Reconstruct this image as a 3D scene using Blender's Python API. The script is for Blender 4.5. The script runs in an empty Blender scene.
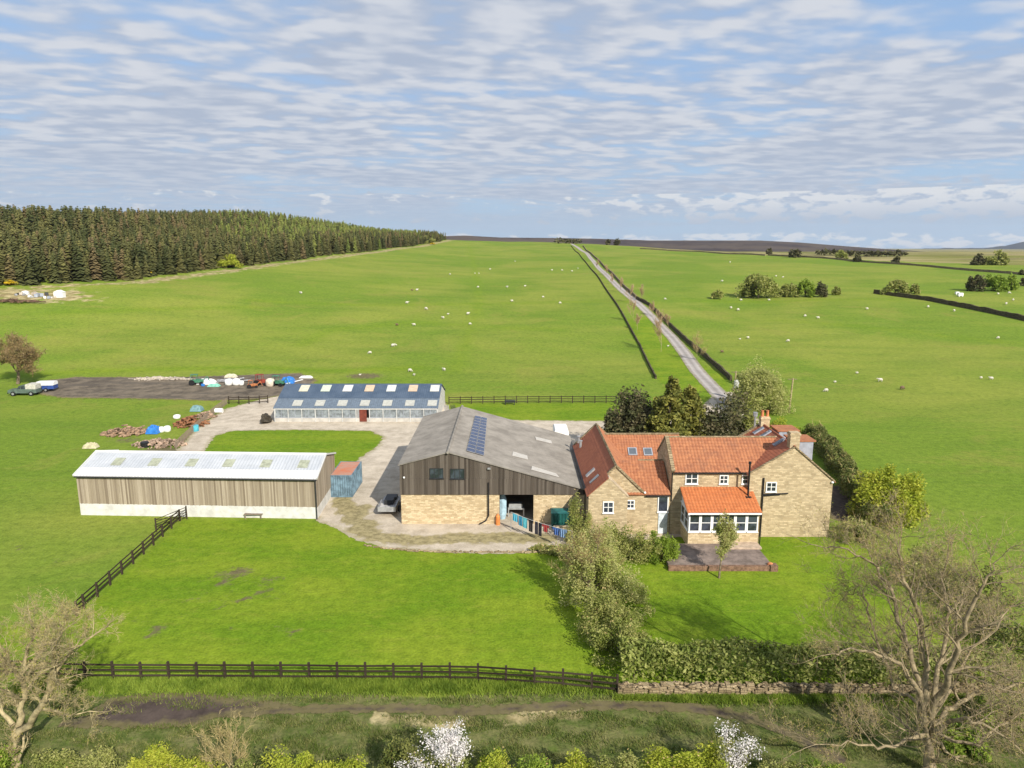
import bpy, math, random
import numpy as np
from math import radians as R, sin, cos, pi
from mathutils import Vector, Matrix

# ------------------------------------------------------------------ camera, light, exposure
scene = bpy.context.scene
COL = scene.collection
W, H, F = 1024, 768, 710.0
CAMZ, PITCH = 26.0, R(10.9)
cd = bpy.data.cameras.new('camera'); cam = bpy.data.objects.new('camera', cd); COL.objects.link(cam)
cd.sensor_width = 36; cd.lens = 36*F/W; cd.clip_start = 0.5; cd.clip_end = 40000
cam.location = (0, 0, CAMZ); cam.rotation_euler = (pi/2-PITCH, 0, 0)
scene.camera = cam
scene.view_settings.view_transform = 'Standard'; scene.view_settings.look = 'None'
scene.view_settings.gamma = 1; scene.view_settings.exposure = EXPOSURE = 0.38
SUN_AZ, SUN_EL = R(150), R(34)           # clockwise from +Y (behind the camera, to its right)
sd = bpy.data.lights.new('sun', 'SUN'); sun = bpy.data.objects.new('sun', sd); COL.objects.link(sun)
sd.energy = 5.0; sd.angle = R(0.55); sd.color = (1.0, 0.93, 0.82)
tosun = Vector((sin(SUN_AZ)*cos(SUN_EL), cos(SUN_AZ)*cos(SUN_EL), sin(SUN_EL)))
sun.rotation_euler = tosun.to_track_quat('Z', 'Y').to_euler(); sun.location = (60, -60, 80)

world = bpy.data.worlds.new('World'); scene.world = world; world.use_nodes = True
def build_world():
    nt = world.node_tree; N = nt.nodes; L = nt.links; N.clear()
    def n(t, **k):
        o = N.new(t)
        for a, b in k.items(): setattr(o, a, b)
        return o
    def m(op, a, b=None, c=None):
        o = n('ShaderNodeMath', operation=op)
        for i, v in enumerate((a, b, c)):
            if v is None: continue
            if isinstance(v, (int, float)): o.inputs[i].default_value = v
            else: L.new(v, o.inputs[i])
        return o.outputs[0]
    def ss(v, lo, hi):
        o = n('ShaderNodeMapRange', interpolation_type='SMOOTHSTEP'); L.new(v, o.inputs[0])
        o.inputs[1].default_value = lo; o.inputs[2].default_value = hi; return o.outputs[0]
    def mix(f, a, b):
        o = n('ShaderNodeMix', data_type='RGBA')
        for i, v in ((0, f), (6, a), (7, b)):
            if isinstance(v, tuple): o.inputs[i].default_value = v
            elif isinstance(v, float): o.inputs[i].default_value = v
            else: L.new(v, o.inputs[i])
        return o.outputs[2]
    def noise(vec, scale, detail, rough=0.5, dist=0.0):
        o = n('ShaderNodeTexNoise'); L.new(vec, o.inputs['Vector']); o.inputs['Scale'].default_value = scale
        o.inputs['Detail'].default_value = detail; o.inputs['Roughness'].default_value = rough
        o.inputs['Distortion'].default_value = dist; return o.outputs['Fac']
    tc = n('ShaderNodeTexCoord'); sx = n('ShaderNodeSeparateXYZ'); L.new(tc.outputs['Generated'], sx.inputs[0])
    x, y, z = sx.outputs
    zz = m('MAXIMUM', m('ADD', z, 0.055), 0.02)
    u = m('DIVIDE', x, zz); v = m('DIVIDE', y, zz)
    ur = m('ADD', m('MULTIPLY', u, 1.0), m('MULTIPLY', v, 0.22))     # ripples lie slightly askew
    vr = m('SUBTRACT', m('MULTIPLY', v, 1.3), m('MULTIPLY', u, 0.30))
    c1 = n('ShaderNodeCombineXYZ'); L.new(ur, c1.inputs[0]); L.new(vr, c1.inputs[1])
    c2 = n('ShaderNodeCombineXYZ'); L.new(u, c2.inputs[0]); L.new(v, c2.inputs[1])
    rip = noise(c1.outputs[0], 3.9, 2, 0.45, 0.1)
    fine = noise(c1.outputs[0], 9.0, 3, 0.5, 0.1)
    micro = noise(c2.outputs[0], 26.0, 3, 0.55, 0.0)
    big = noise(c2.outputs[0], 0.60, 3, 0.5, 0.4)
    dens = m('ADD', m('ADD', m('MULTIPLY', rip, 0.42), m('MULTIPLY', fine, 0.10)), m('MULTIPLY', big, 0.80))
    cover = ss(dens, 0.455, 0.69)
    puff = m('ADD', m('ADD', m('MULTIPLY', rip, 0.85), m('MULTIPLY', fine, 0.24)), m('MULTIPLY', micro, 0.02))
    shade = ss(puff, 0.43, 0.70)
    cloud = mix(shade, (3.75, 4.3, 5.35, 1), (5.85, 6.05, 6.5, 1))
    cloud = mix(m('MULTIPLY', ss(big, 0.50, 0.70), 0.45), cloud, (3.7, 4.2, 5.2, 1))
    cloud = mix(m('MULTIPLY', m('SUBTRACT', 1.0, ss(z, 0.02, 0.15)), 0.75), cloud, (3.75, 4.5, 5.7, 1))
    sky = n('ShaderNodeTexSky', sky_type='NISHITA'); sky.sun_disc = False
    sky.sun_elevation = SUN_EL; sky.sun_rotation = SUN_AZ; sky.air_density = 1.0; sky.dust_density = 0.6; sky.ozone_density = 1.5
    base = mix(0.75, sky.outputs[0], (3.0, 4.6, 7.2, 1))
    lowfade = ss(z, 0.012, 0.075)                       # clear strip just above the horizon
    cover = m('MULTIPLY', m('MULTIPLY', cover, 0.94), m('ADD', m('MULTIPLY', lowfade, 0.72), 0.28))
    bluish = mix(ss(z, 0.0, 0.22), (3.7, 5.1, 6.6, 1), base)
    col = mix(cover, bluish, cloud)
    # small cumulus low over the moor
    az = m('ARCTAN2', x, y)
    c3 = n('ShaderNodeCombineXYZ'); L.new(m('MULTIPLY', az, 34.0), c3.inputs[0]); L.new(m('MULTIPLY', z, 95.0), c3.inputs[1])
    pf = noise(c3.outputs[0], 1.0, 6, 0.55, 0.25)
    band = m('MULTIPLY', ss(z, 0.022, 0.045), m('SUBTRACT', 1.0, ss(z, 0.062, 0.088)))
    band0 = m('MULTIPLY', ss(z, -0.01, 0.004), m('SUBTRACT', 1.0, ss(z, 0.010, 0.022)))
    right = ss(az, -0.06, 0.42)
    cum = ss(m('ADD', m('ADD', pf, 0.02), m('MULTIPLY', m('SUBTRACT', m('MAXIMUM', m('MULTIPLY', band, m('ADD', m("MULTIPLY", right, 0.17), 0.02)), m('MULTIPLY', band0, 0.14)), 0.2), 1.0)), 0.40, 0.52)
    cum = m('MULTIPLY', cum, m('MINIMUM', m('MULTIPLY', m('ADD', band, band0), 3.0), 1.0))
    cumcol = mix(ss(m('FRACT', m('MULTIPLY', m('SUBTRACT', z, 0.02), 20.0)), 0.1, 0.9), (4.2, 4.7, 5.6, 1), (7.0, 7.1, 7.2, 1))
    col = mix(m('MULTIPLY', cum, 0.8), col, cumcol)
    bg = n('ShaderNodeBackground'); bg.inputs['Strength'].default_value = 0.09
    L.new(col, bg.inputs['Color'])
    out = n('ShaderNodeOutputWorld'); L.new(bg.outputs[0], out.inputs[0])
build_world()

# ------------------------------------------------------------------ terrain function
RND = random.Random(7)
rng = np.random.default_rng(11)
_ty = np.arange(-400, 12000, 5.0)
_pts = [(-400,0),(128,0),(175,1.3),(240,6),(350,12),(570,20),(800,25.3),(1000,27),(1300,24),(2000,12),(12000,10)]
_tz = np.interp(_ty, [p[0] for p in _pts], [p[1] for p in _pts])
_k = np.hanning(17); _k /= _k.sum()
_tz = np.convolve(np.pad(_tz, 8, mode='edge'), _k, mode='valid')
def S(t):
    t = np.clip(t, 0, 1); return t*t*(3-2*t)
def edge_x(y):                                   # the wood's lower edge
    return np.interp(y, [100, 218, 243, 327, 460, 760, 1200], [-172, -157, -134, -120, -105, -77, -60])
def E(x, y):
    x = np.asarray(x, float); y = np.asarray(y, float)
    z = np.interp(y, _ty, _tz)
    g = S((y-112)/130.0)
    w = np.interp(y, [0, 300, 460, 760, 1200], [150, 150, 150, 170, 200])
    z = z + 10.0*g*np.clip(-x/w, 0, 1.3)**1.4
    z = z + 6.5*np.exp(-((y-860)/190.0)**2)*np.exp(-((x+20)/210.0)**2)
    z = z-7.0*S((y-520)/330.0)*S((x-40)/260.0)
    s = edge_x(y)-x
    z = z + np.interp(y, [0, 150, 230, 340, 420, 500, 570, 660, 760, 1000], [0, 4, 8, 6.8, 6.3, 6.5, 8, 7.5, 1, -8])*S(s/105.0)
    und = 0.35*np.sin(x*0.045+1.3)*np.sin(y*0.031+0.4)+0.2*np.sin(x*0.09-y*0.06)
    return z + und*S((y-118)/60.0)
def e1(x, y): return float(E(x, y))
def ray(px, py):
    xc = (px-W/2)/F; yc = (py-H/2)/F
    return np.array([xc, cos(PITCH)-yc*sin(PITCH), -sin(PITCH)-yc*cos(PITCH)])
CAM = np.array([0, 0, CAMZ])
def G(px, py):
    """ground point seen at a place in the photograph"""
    d = ray(px, py); t = 20.0; step = 1.0
    while t < 6000:
        p = CAM+d*t
        if p[2] <= e1(p[0], p[1]): break
        step = 0.5+t*0.004; t += step
    a, b = t-step, t
    for _ in range(18):
        m_ = (a+b)/2; p = CAM+d*m_
        if p[2] <= e1(p[0], p[1]): b = m_
        else: a = m_
    p = CAM+d*b
    return (p[0], p[1], e1(p[0], p[1]))
def onY(px, py, Y):
    d = ray(px, py); t = Y/d[1]; p = CAM+d*t; return p[0], p[2]
def onPlane(px, py, p0, nrm):
    d = ray(px, py); p0 = np.array(p0); nrm = np.array(nrm)
    t = np.dot(p0-CAM, nrm)/np.dot(d, nrm); return CAM+d*t

# ------------------------------------------------------------------ mesh helpers
class MB:
    def __init__(self, M=None): self.v = []; self.f = []; self.M = M or Matrix.Identity(4); self.mi = []; self.cm = 0
    def add(self, vs, fs):
        b = len(self.v)
        for p in vs: self.v.append(tuple(self.M @ Vector(p)))
        for f in fs: self.f.append([i+b for i in f]); self.mi.append(self.cm)
        return self
    def box(self, x0, x1, y0, y1, z0, z1):
        return self.add([(x0,y0,z0),(x1,y0,z0),(x1,y1,z0),(x0,y1,z0),(x0,y0,z1),(x1,y0,z1),(x1,y1,z1),(x0,y1,z1)],
            [(0,3,2,1),(4,5,6,7),(0,1,5,4),(1,2,6,5),(2,3,7,6),(3,0,4,7)])
    def bar(self, a, b, w, h):
        a = Vector(a); b = Vector(b); d = (b-a).normalized()
        up = Vector((0,0,1)) if abs(d.z) < .95 else Vector((0,1,0))
        s = d.cross(up).normalized()*w/2; u = s.cross(d).normalized()*h/2
        vs = [p+o for p in (a, b) for o in (-s-u, s-u, s+u, -s+u)]
        return self.add(vs, [(0,1,2,3),(7,6,5,4),(0,4,5,1),(1,5,6,2),(2,6,7,3),(3,7,4,0)])
    def tube(self, pts, rad, n=6, cap=True):
        pts = [Vector(p) for p in pts]; rings = []; vs = []; fs = []
        if isinstance(rad, (int, float)): rad = [rad]*len(pts)
        for i, p in enumerate(pts):
            d = (pts[min(i+1, len(pts)-1)]-pts[max(i-1, 0)])
            d = d.normalized() if d.length > 1e-9 else Vector((0,0,1))
            a = Vector((1,0,0)) if abs(d.x) < .7 else Vector((0,1,0))
            s = d.cross(a).normalized(); t = d.cross(s)
            for k in range(n):
                an = 2*pi*k/n; vs.append(p+(s*cos(an)+t*sin(an))*rad[i])
        for i in range(len(pts)-1):
            for k in range(n):
                k2 = (k+1) % n; fs.append((i*n+k, i*n+k2, (i+1)*n+k2, (i+1)*n+k))
        if cap and n > 2: fs.append(tuple(range(n))); fs.append(tuple((len(pts)-1)*n+k for k in reversed(range(n))))
        return self.add(vs, fs)
    def prism(self, pts, axis, a0, a1):
        """polygon in the XZ (axis 'Y') or YZ (axis 'X') plane, extruded"""
        n = len(pts); f = (lambda p, a: (p[0], a, p[1])) if axis == 'Y' else (lambda p, a: (a, p[0], p[1]))
        vs = [f(p, a0) for p in pts]+[f(p, a1) for p in pts]
        fs = [tuple(range(n)), tuple(reversed(range(n, 2*n)))]+[(i, n+i, n+(i+1) % n, (i+1) % n) for i in range(n)]
        return self.add(vs, fs)
    def blob(self, c, r, seed=0, n=10, m=7, amp=.15):
        rr = random.Random(seed); vs = []; fs = []
        for i in range(m+1):
            th = pi*i/m
            for k in range(n):
                ph = 2*pi*k/n; q = 1+rr.uniform(-amp, amp) if 0 < i < m else 1
                vs.append((c[0]+r[0]*q*sin(th)*cos(ph), c[1]+r[1]*q*sin(th)*sin(ph), c[2]+r[2]*q*cos(th)))
        for i in range(m):
            for k in range(n):
                fs.append((i*n+k, (i+1)*n+k, (i+1)*n+(k+1) % n, i*n+(k+1) % n))
        return self.add(vs, fs)
def recalc(me):
    import bmesh
    bm = bmesh.new(); bm.from_mesh(me); bmesh.ops.recalc_face_normals(bm, faces=bm.faces); bm.to_mesh(me); bm.free()
def wloc(o):
    p = Vector((0,0,0))
    while o is not None: p += o.location; o = o.parent
    return p
def obj(name, mb, mat, parent=None, smooth=False, fix=True):
    me = bpy.data.meshes.new(name)
    off = wloc(parent) if parent else Vector((0,0,0))
    me.from_pydata([(v[0]-off.x, v[1]-off.y, v[2]-off.z) for v in mb.v], [], mb.f)
    for m in (mat if isinstance(mat, (list, tuple)) else [mat]): me.materials.append(m)
    if isinstance(mat, (list, tuple)): me.polygons.foreach_set('material_index', mb.mi)
    if fix: recalc(me)
    if smooth: me.polygons.foreach_set('use_smooth', [True]*len(me.polygons))
    o = bpy.data.objects.new(name, me); COL.objects.link(o)
    if parent: o.parent = parent
    return o
def npobj(name, V, Fq, mat, parent=None, off=(0,0,0), attrs=None):
    """fast mesh from numpy: V (n,3), Fq (m,k)"""
    me = bpy.data.meshes.new(name); V = np.asarray(V, np.float32)-np.asarray(off, np.float32); Fq = np.asarray(Fq, np.int32)
    k = Fq.shape[1]; me.vertices.add(len(V)); me.vertices.foreach_set('co', V.ravel())
    me.loops.add(Fq.size); me.loops.foreach_set('vertex_index', Fq.ravel())
    me.polygons.add(len(Fq)); me.polygons.foreach_set('loop_start', np.arange(0, Fq.size, k, dtype=np.int32))
    me.polygons.foreach_set('loop_total', np.full(len(Fq), k, np.int32))
    for m in (mat if isinstance(mat, (list, tuple)) else [mat]): me.materials.append(m)
    me.update(calc_edges=True)
    if attrs:
        for a, val in attrs.items():
            at = me.attributes.new(a, 'FLOAT', 'POINT'); at.data.foreach_set('value', np.asarray(val, np.float32))
    o = bpy.data.objects.new(name, me); COL.objects.link(o)
    if parent: o.parent = parent
    return o
def tag(o, label=None, cat=None, group=None, kind=None):
    if label: o['label'] = label
    if cat: o['category'] = cat
    if group: o['group'] = group
    if kind: o['kind'] = kind
    return o
def thing(name, loc, label, cat, group=None):
    o = bpy.data.objects.new(name, None); o.empty_display_size = .3; COL.objects.link(o); o.location = loc
    return tag(o, label, cat, group)
def copy_tree(o, parent=None):
    c = o.copy(); COL.objects.link(c)
    if parent: c.parent = parent
    for ch in [k for k in bpy.data.objects if k.parent == o]: copy_tree(ch, c)
    return c

# ------------------------------------------------------------------ materials
class NT:
    def __init__(self, name):
        self.m = bpy.data.materials.new(name); self.m.use_nodes = True
        self.t = self.m.node_tree; self.N = self.t.nodes; self.L = self.t.links; self.N.clear()
        self.out = self.N.new('ShaderNodeOutputMaterial'); self.b = self.N.new('ShaderNodeBsdfPrincipled')
        self.L.new(self.b.outputs[0], self.out.inputs[0]); self.tc = self.N.new('ShaderNodeTexCoord'); self.b.inputs['Roughness'].default_value = .85
        self.b.inputs['Specular IOR Level'].default_value = .25
        g = self.N.new('ShaderNodeNewGeometry'); self.geo = g; self.pos = g.outputs['Position']
    def put(self, v, s):
        if isinstance(v, (int, float)): s.default_value = v
        elif isinstance(v, tuple): s.default_value = v if len(v) == 4 or s.type == 'VECTOR' else (*v, 1)
        else: self.L.new(v, s)
    def math(self, op, a, b=None, c=None):
        o = self.N.new('ShaderNodeMath'); o.operation = op
        for i, v in enumerate((a, b, c)):
            if v is not None: self.put(v, o.inputs[i])
        return o.outputs[0]
    def mix(self, f, a, b, mode='MIX'):
        o = self.N.new('ShaderNodeMix'); o.data_type = 'RGBA'; o.blend_type = mode
        self.put(f, o.inputs[0]); self.put(a, o.inputs[6]); self.put(b, o.inputs[7]); return o.outputs[2]
    def ss(self, v, lo, hi, a=0., b=1.):
        o = self.N.new('ShaderNodeMapRange'); o.interpolation_type = 'SMOOTHSTEP'; self.put(v, o.inputs[0])
        o.inputs[1].default_value = lo; o.inputs[2].default_value = hi; o.inputs[3].default_value = a; o.inputs[4].default_value = b
        return o.outputs[0]
    def scale(self, v, s):
        o = self.N.new('ShaderNodeMapping'); self.put(v, o.inputs[0]); o.inputs[3].default_value = s; return o.outputs[0]
    def noise(self, sc, det=4, rough=.55, vec=None, dist=0.):
        o = self.N.new('ShaderNodeTexNoise'); self.put(vec if vec is not None else self.pos, o.inputs['Vector'])
        o.inputs['Scale'].default_value = sc; o.inputs['Detail'].default_value = det; o.inputs['Roughness'].default_value = rough
        o.inputs['Distortion'].default_value = dist; return o.outputs['Fac']
    def attr(self, n):
        o = self.N.new('ShaderNodeAttribute'); o.attribute_name = n; return o.outputs['Fac']
    def objrand(self):
        return self.N.new('ShaderNodeObjectInfo').outputs['Random']
    def sep(self, v):
        o = self.N.new('ShaderNodeSeparateXYZ'); self.put(v, o.inputs[0]); return o.outputs
    def comb(self, x, y, z=0.):
        o = self.N.new('ShaderNodeCombineXYZ'); self.put(x, o.inputs[0]); self.put(y, o.inputs[1]); self.put(z, o.inputs[2]); return o.outputs[0]
    def bump(self, h, d=.02, s=.6):
        o = self.N.new('ShaderNodeBump'); self.put(h, o.inputs['Height']); o.inputs['Distance'].default_value = d; o.inputs['Strength'].default_value = s
        self.L.new(o.outputs[0], self.b.inputs['Normal'])
    def color(self, c, rough=None, spec=None, metal=None):
        self.put(c, self.b.inputs['Base Color'])
        if rough is not None: self.put(rough, self.b.inputs['Roughness'])
        if spec is not None: self.b.inputs['Specular IOR Level'].default_value = spec
        if metal is not None: self.b.inputs['Metallic'].default_value = metal
        return self.m
_mc = {}
def plain(name, c, rough=.6, var=.18, sc=2.5, spec=.3, metal=0.):
    if name in _mc: return _mc[name]
    n = NT(name); f = n.noise(sc, 6, .65); d = tuple(max(0, q*(1-var*1.6)) for q in c); l = tuple(min(1, q*(1+var)) for q in c)
    _mc[name] = n.color(n.mix(n.ss(f, .3, .7), d, l), rough, spec, metal); n.bump(n.noise(sc*8, 3), .01, .3); return _mc[name]

def mat_ground():
    n = NT('grass_ground')
    sp = n.scale(n.pos, (.35, 1.0, .35))
    big = n.noise(.018, 4, .55, dist=.6); mid = n.noise(.11, 5, .6, vec=sp); fine = n.noise(1.3, 6, .72); tuft = n.noise(5.5, 4, .7)
    f1 = n.mix(n.ss(big, .40, .60), (.152, .228, .028), (.222, .262, .046))
    f1 = n.mix(n.ss(mid, .40, .72, 0, .55), f1, (.112, .188, .022))
    streak = n.noise(.35, 4, .6, vec=n.scale(n.pos, (.10, 1.2, .3)))
    f1 = n.mix(n.ss(streak, .50, .78, 0, .35), f1, (.235, .250, .060))
    f1 = n.mix(n.ss(n.noise(.45, 4, .6), .56, .72, 0, .38), f1, (.085, .140, .018))
    f1 = n.mix(n.ss(n.noise(.055, 5, .65, dist=.8), .54, .66, 0, .5), f1, (.235, .240, .055))
    lawn = n.mix(n.ss(n.noise(.16, 5, .6, vec=n.scale(n.pos, (.6, 1, 1))), .34, .68), (.122, .212, .013), (.192, .260, .022))
    lawn = n.mix(n.ss(n.noise(.9, 5, .7, vec=n.scale(n.pos, (.5, 1.3, 1))), .5, .74, 0, .45), lawn, (.245, .270, .040))
    col = n.mix(n.attr('lawn'), f1, lawn)
    rough = n.mix(n.ss(n.noise(.6, 6, .7), .35, .65), (.075, .105, .026), (.170, .165, .072))
    rough = n.mix(n.ss(n.noise(1.7, 5, .7), .5, .7, 0, .6), rough, (.090, .150, .020))
    col = n.mix(n.ss(n.math('ADD', n.attr('rough'), n.math('MULTIPLY', n.math('SUBTRACT', fine, .5), .9)), .35, .65), col, rough)
    moorc = n.mix(n.ss(n.noise(.011, 5, .62, vec=n.scale(n.pos, (.4, 1, 1))), .38, .62), (.175, .180, .050), (.36, .30, .165))
    moorc = n.mix(n.ss(n.noise(.020, 5, .6, vec=n.scale(n.pos, (.35, 1, 1))), .50, .62, 0, .8), moorc, (.105, .085, .060))
    col = n.mix(n.ss(n.math('ADD', n.attr('moor'), n.math('MULTIPLY', n.math('SUBTRACT', n.noise(.03, 4), .5), .5)), .4, .6), col, moorc)
    heath = n.mix(n.ss(n.noise(.004, 5, .6, vec=n.scale(n.pos, (.4, 1, 1))), .42, .62), (.060, .046, .040), (.15, .125, .08))
    moorc = n.mix(n.ss(n.sep(n.pos)[1], 950, 1500), moorc, heath)
    straw = n.mix(n.ss(n.noise(.5, 5), .4, .65), (.25, .20, .105), (.44, .37, .22))
    col = n.mix(n.ss(n.math('ADD', n.attr('straw'), n.math('MULTIPLY', n.math('SUBTRACT', n.noise(.25, 5, .65), .5), 1.0)), .42, .62), col, straw)
    soil = n.mix(n.noise(2.2, 5, .7), (.085, .062, .042), (.20, .155, .115))
    col = n.mix(n.ss(n.math('ADD', n.attr('soil'), n.math('MULTIPLY', n.math('SUBTRACT', n.noise(1.5, 5, .7), .5), 1.3)), .40, .75, 0., .85), col, soil)
    col = n.mix(1.0, col, n.mix(n.ss(n.math('ADD', n.math('MULTIPLY', fine, .5), n.math('MULTIPLY', tuft, .5)), .32, .68), (.62, .66, .56), (1.28, 1.25, 1.15)), 'MULTIPLY')
    n.bump(n.math('ADD', n.math('MULTIPLY', fine, 1.2), tuft), .10, .55)
    return n.color(col, .95, .08)
def sheet_mat(name, c0, c1, sc, grass=.5, weeds=False, rough=.93, cut=.5, tracks=None):
    """surface with a ragged, noise-cut rim; attribute 'edge' is metres inside the outline"""
    n = NT(name)
    e = n.attr('edge'); nz = n.noise(1.1, 5, .65)
    col = n.mix(n.ss(n.noise(sc, 6, .7), .32, .68), c0, c1)
    col = n.mix(n.ss(n.noise(.22, 4, .6), .45, .7, 0, .45), col, tuple(min(1, q*1.18) for q in c1))
    col = n.mix(n.ss(n.noise(9., 3, .7), .3, .7), n.mix(.25, col, (.05,.045,.04)), col)
    if tracks: col = n.mix(n.ss(n.noise(.5, 4, .6, vec=n.scale(n.pos, (.15, 1, 1))), .5, .65, 0, .7), col, tracks)
    if name == 'road_surface': col = n.mix(n.ss(e, 1.2, 1.7, 0, .5), col, (.20,.185,.16)); col = n.mix(n.ss(n.math('ABSOLUTE', n.math('SUBTRACT', e, .85)), .0, .45, .45, 0.), col, (.50,.46,.43))
    g = n.mix(n.noise(2.5, 5), (.13, .125, .03), (.30, .26, .10))
    k = n.ss(n.math('ADD', n.math('MULTIPLY', e, -.45), n.noise(.9, 5, .65)), .15, .45, 0, grass)
    col = n.mix(k, col, g)
    if weeds:
        w = n.ss(n.math('ADD', n.attr('weeds'), n.math('MULTIPLY', n.math('SUBTRACT', n.noise(.8, 6, .7), .5), 1.5)), .42, .72)
        wc = n.mix(n.ss(n.noise(1.6, 5, .7), .35, .65), (.15, .125, .045), (.34, .29, .135))
        col = n.mix(n.math('MULTIPLY', w, .85), col, wc)
    a = n.ss(n.math('ADD', e, n.math('MULTIPLY', n.math('SUBTRACT', nz, .5), cut*3.)), -.03, .06)
    n.put(a, n.b.inputs['Alpha']); n.bump(n.noise(7., 4, .7), .03, .5)
    return n.color(col, rough, .15)
def mat_stone(name, pale, dark, sc=1.0, mortar=(.42,.36,.25)):
    n = NT(name); x, y, z = n.sep(n.pos)
    v = n.comb(n.math('ADD', x, n.math('MULTIPLY', y, .97)), z)
    wob = n.noise(3., 2); v2 = n.N.new('ShaderNodeVectorMath'); v2.operation = 'ADD'
    n.L.new(v, v2.inputs[0]); n.L.new(n.comb(n.math('MULTIPLY', n.math('SUBTRACT', wob, .5), .10), n.math('MULTIPLY', n.math('SUBTRACT', n.noise(2.3, 2), .5), .10)), v2.inputs[1])
    b = n.N.new('ShaderNodeTexBrick'); n.L.new(v2.outputs[0], b.inputs['Vector']); b.inputs['Scale'].default_value = sc
    b.inputs['Brick Width'].default_value = .46; b.inputs['Row Height'].default_value = .19; b.inputs['Mortar Size'].default_value = .016
    b.inputs['Mortar Smooth'].default_value = .4; b.inputs['Bias'].default_value = -.1; b.squash = 1.4; b.squash_frequency = 3
    b.inputs['Color1'].default_value = (0,0,0,1); b.inputs['Color2'].default_value = (1,1,1,1); b.inputs['Mortar'].default_value = (.5,.5,.5,1)
    col = n.mix(b.outputs['Color'], dark, pale)
    col = n.mix(n.ss(n.noise(.7, 5, .65), .5, .72, 0, .5), col, tuple(q*.55 for q in dark))
    col = n.mix(n.ss(n.noise(5., 4, .7), .56, .72, 0, .45), col, (.30, .17, .075))
    col = n.mix(b.outputs['Fac'], col, mortar)
    n.bump(n.math('ADD', n.math('MULTIPLY', b.outputs['Fac'], -1.), n.math('MULTIPLY', n.noise(9., 4), .6)), .03, .8)
    return n.color(col, .92, .1)
def mat_wood(name, dark, mid, light, streak=.5):
    n = NT(name); r = n.geo.outputs['Random Per Island']
    g = n.noise(1.6, 6, .7, vec=n.scale(n.pos, (6., 6., .35)))
    col = n.mix(n.ss(r, 0, 1), mid, light); col = n.mix(n.ss(n.math('FRACT', n.math('MULTIPLY', r, 7.3)), .62, .95, 0, .7), col, dark)
    col = n.mix(n.ss(g, .45, .75, 0, streak), col, dark)
    n.bump(g, .01, .5); return n.color(col, .85, .15)
def mat_tile(name, a, b, c):
    n = NT(name); x, y, z = n.sep(n.pos)
    cell = n.N.new('ShaderNodeTexVoronoi'); cell.inputs['Scale'].default_value = 3.3; n.L.new(n.pos, cell.inputs['Vector'])
    r = n.sep(cell.outputs['Color'])[0]
    col = n.mix(r, a, b); col = n.mix(n.ss(n.noise(.8, 5, .7), .5, .72, 0, .6), col, c)
    col = n.mix(n.ss(n.noise(6., 4, .7), .6, .75, 0, .4), col, (.10, .07, .05))
    return n.color(col, .82, .2)
def mat_leaf(name, a, b, c=None, trans=.42, bias=.5, rnd=False):
    n = NT(name); r = n.geo.outputs['Random Per Island']
    if rnd: r = n.math('FRACT', n.math('ADD', r, n.objrand()))
    col = n.mix(r, a, b)
    if c: col = n.mix(n.ss(n.noise(.9, 4, .6), .45, .62, 0, .85), col, c)
    n.color(col, .62, .22)
    t = n.N.new('ShaderNodeBsdfTranslucent'); n.put(col, t.inputs[0]); mx = n.N.new('ShaderNodeMixShader'); mx.inputs[0].default_value = trans
    n.L.new(n.b.outputs[0], mx.inputs[1]); n.L.new(t.outputs[0], mx.inputs[2]); n.L.new(mx.outputs[0], n.out.inputs[0]); return n.m
def mat_glass(name='window_glass', c=(.02,.025,.035)):
    n = NT(name); n.b.inputs['Coat Weight'].default_value = .6; n.b.inputs['Coat Roughness'].default_value = .04
    return n.color(n.mix(n.ss(n.noise(1.2, 3), .4, .6), c, tuple(q*2.4 for q in c)), .12, .6)
M = {}
M['ground'] = mat_ground()
M['yard'] = sheet_mat('yard_gravel', (.41,.35,.27), (.60,.525,.42), .7, .45, True)
M['road'] = sheet_mat('road_surface', (.29,.26,.245), (.42,.385,.36), .35, .55, cut=.22)
M['mud'] = sheet_mat('track_mud', (.075,.062,.048), (.22,.18,.13), .45, .8, cut=1.1, tracks=(.10,.085,.07))
M['dirt'] = sheet_mat('path_soil', (.048,.035,.030), (.10,.075,.062), 1.1, .45, cut=.5)
M['stone'] = mat_stone('sandstone_wall', (.62,.50,.32), (.40,.31,.19), 1.35)
M['stone_pale'] = mat_stone('pale_sandstone', (.70,.57,.37), (.45,.34,.20), 1.35)
M['drystone'] = mat_stone('drystone', (.34,.27,.17), (.17,.135,.085), 1.1, (.07,.055,.04))
M['drystone_shade'] = mat_stone('shaded_drystone', (.15,.125,.075), (.07,.06,.035), 1.1, (.04,.035,.022))  # darker copy of drystone, the shade on the wall faces put into its colour
M['rubble'] = mat_stone('rubble_wall', (.40,.32,.20), (.22,.17,.10), 1.2, (.08,.06,.04))
M['cladding_dark'] = mat_wood('weathered_dark_boards', (.035,.028,.022), (.085,.070,.056), (.135,.115,.095))
M['cladding_tan'] = mat_wood('larch_boards', (.15,.115,.08), (.29,.24,.175), (.40,.34,.26), .45)
M['fence'] = mat_wood('creosoted_rails', (.014,.010,.007), (.032,.024,.016), (.055,.042,.03), .3)
M['fence_grey'] = mat_wood('grey_rails', (.08,.062,.045), (.19,.15,.11), (.26,.21,.16), .4)
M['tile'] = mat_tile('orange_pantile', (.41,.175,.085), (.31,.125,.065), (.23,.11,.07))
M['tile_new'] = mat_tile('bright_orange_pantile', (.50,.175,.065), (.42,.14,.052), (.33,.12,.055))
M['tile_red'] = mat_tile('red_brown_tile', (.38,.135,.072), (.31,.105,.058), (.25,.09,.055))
M['white'] = plain('white_paint', (.80,.80,.78), .5, .05)
M['white_conc'] = plain('white_block', (.60,.59,.56), .85, .12, 1.2)
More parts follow.
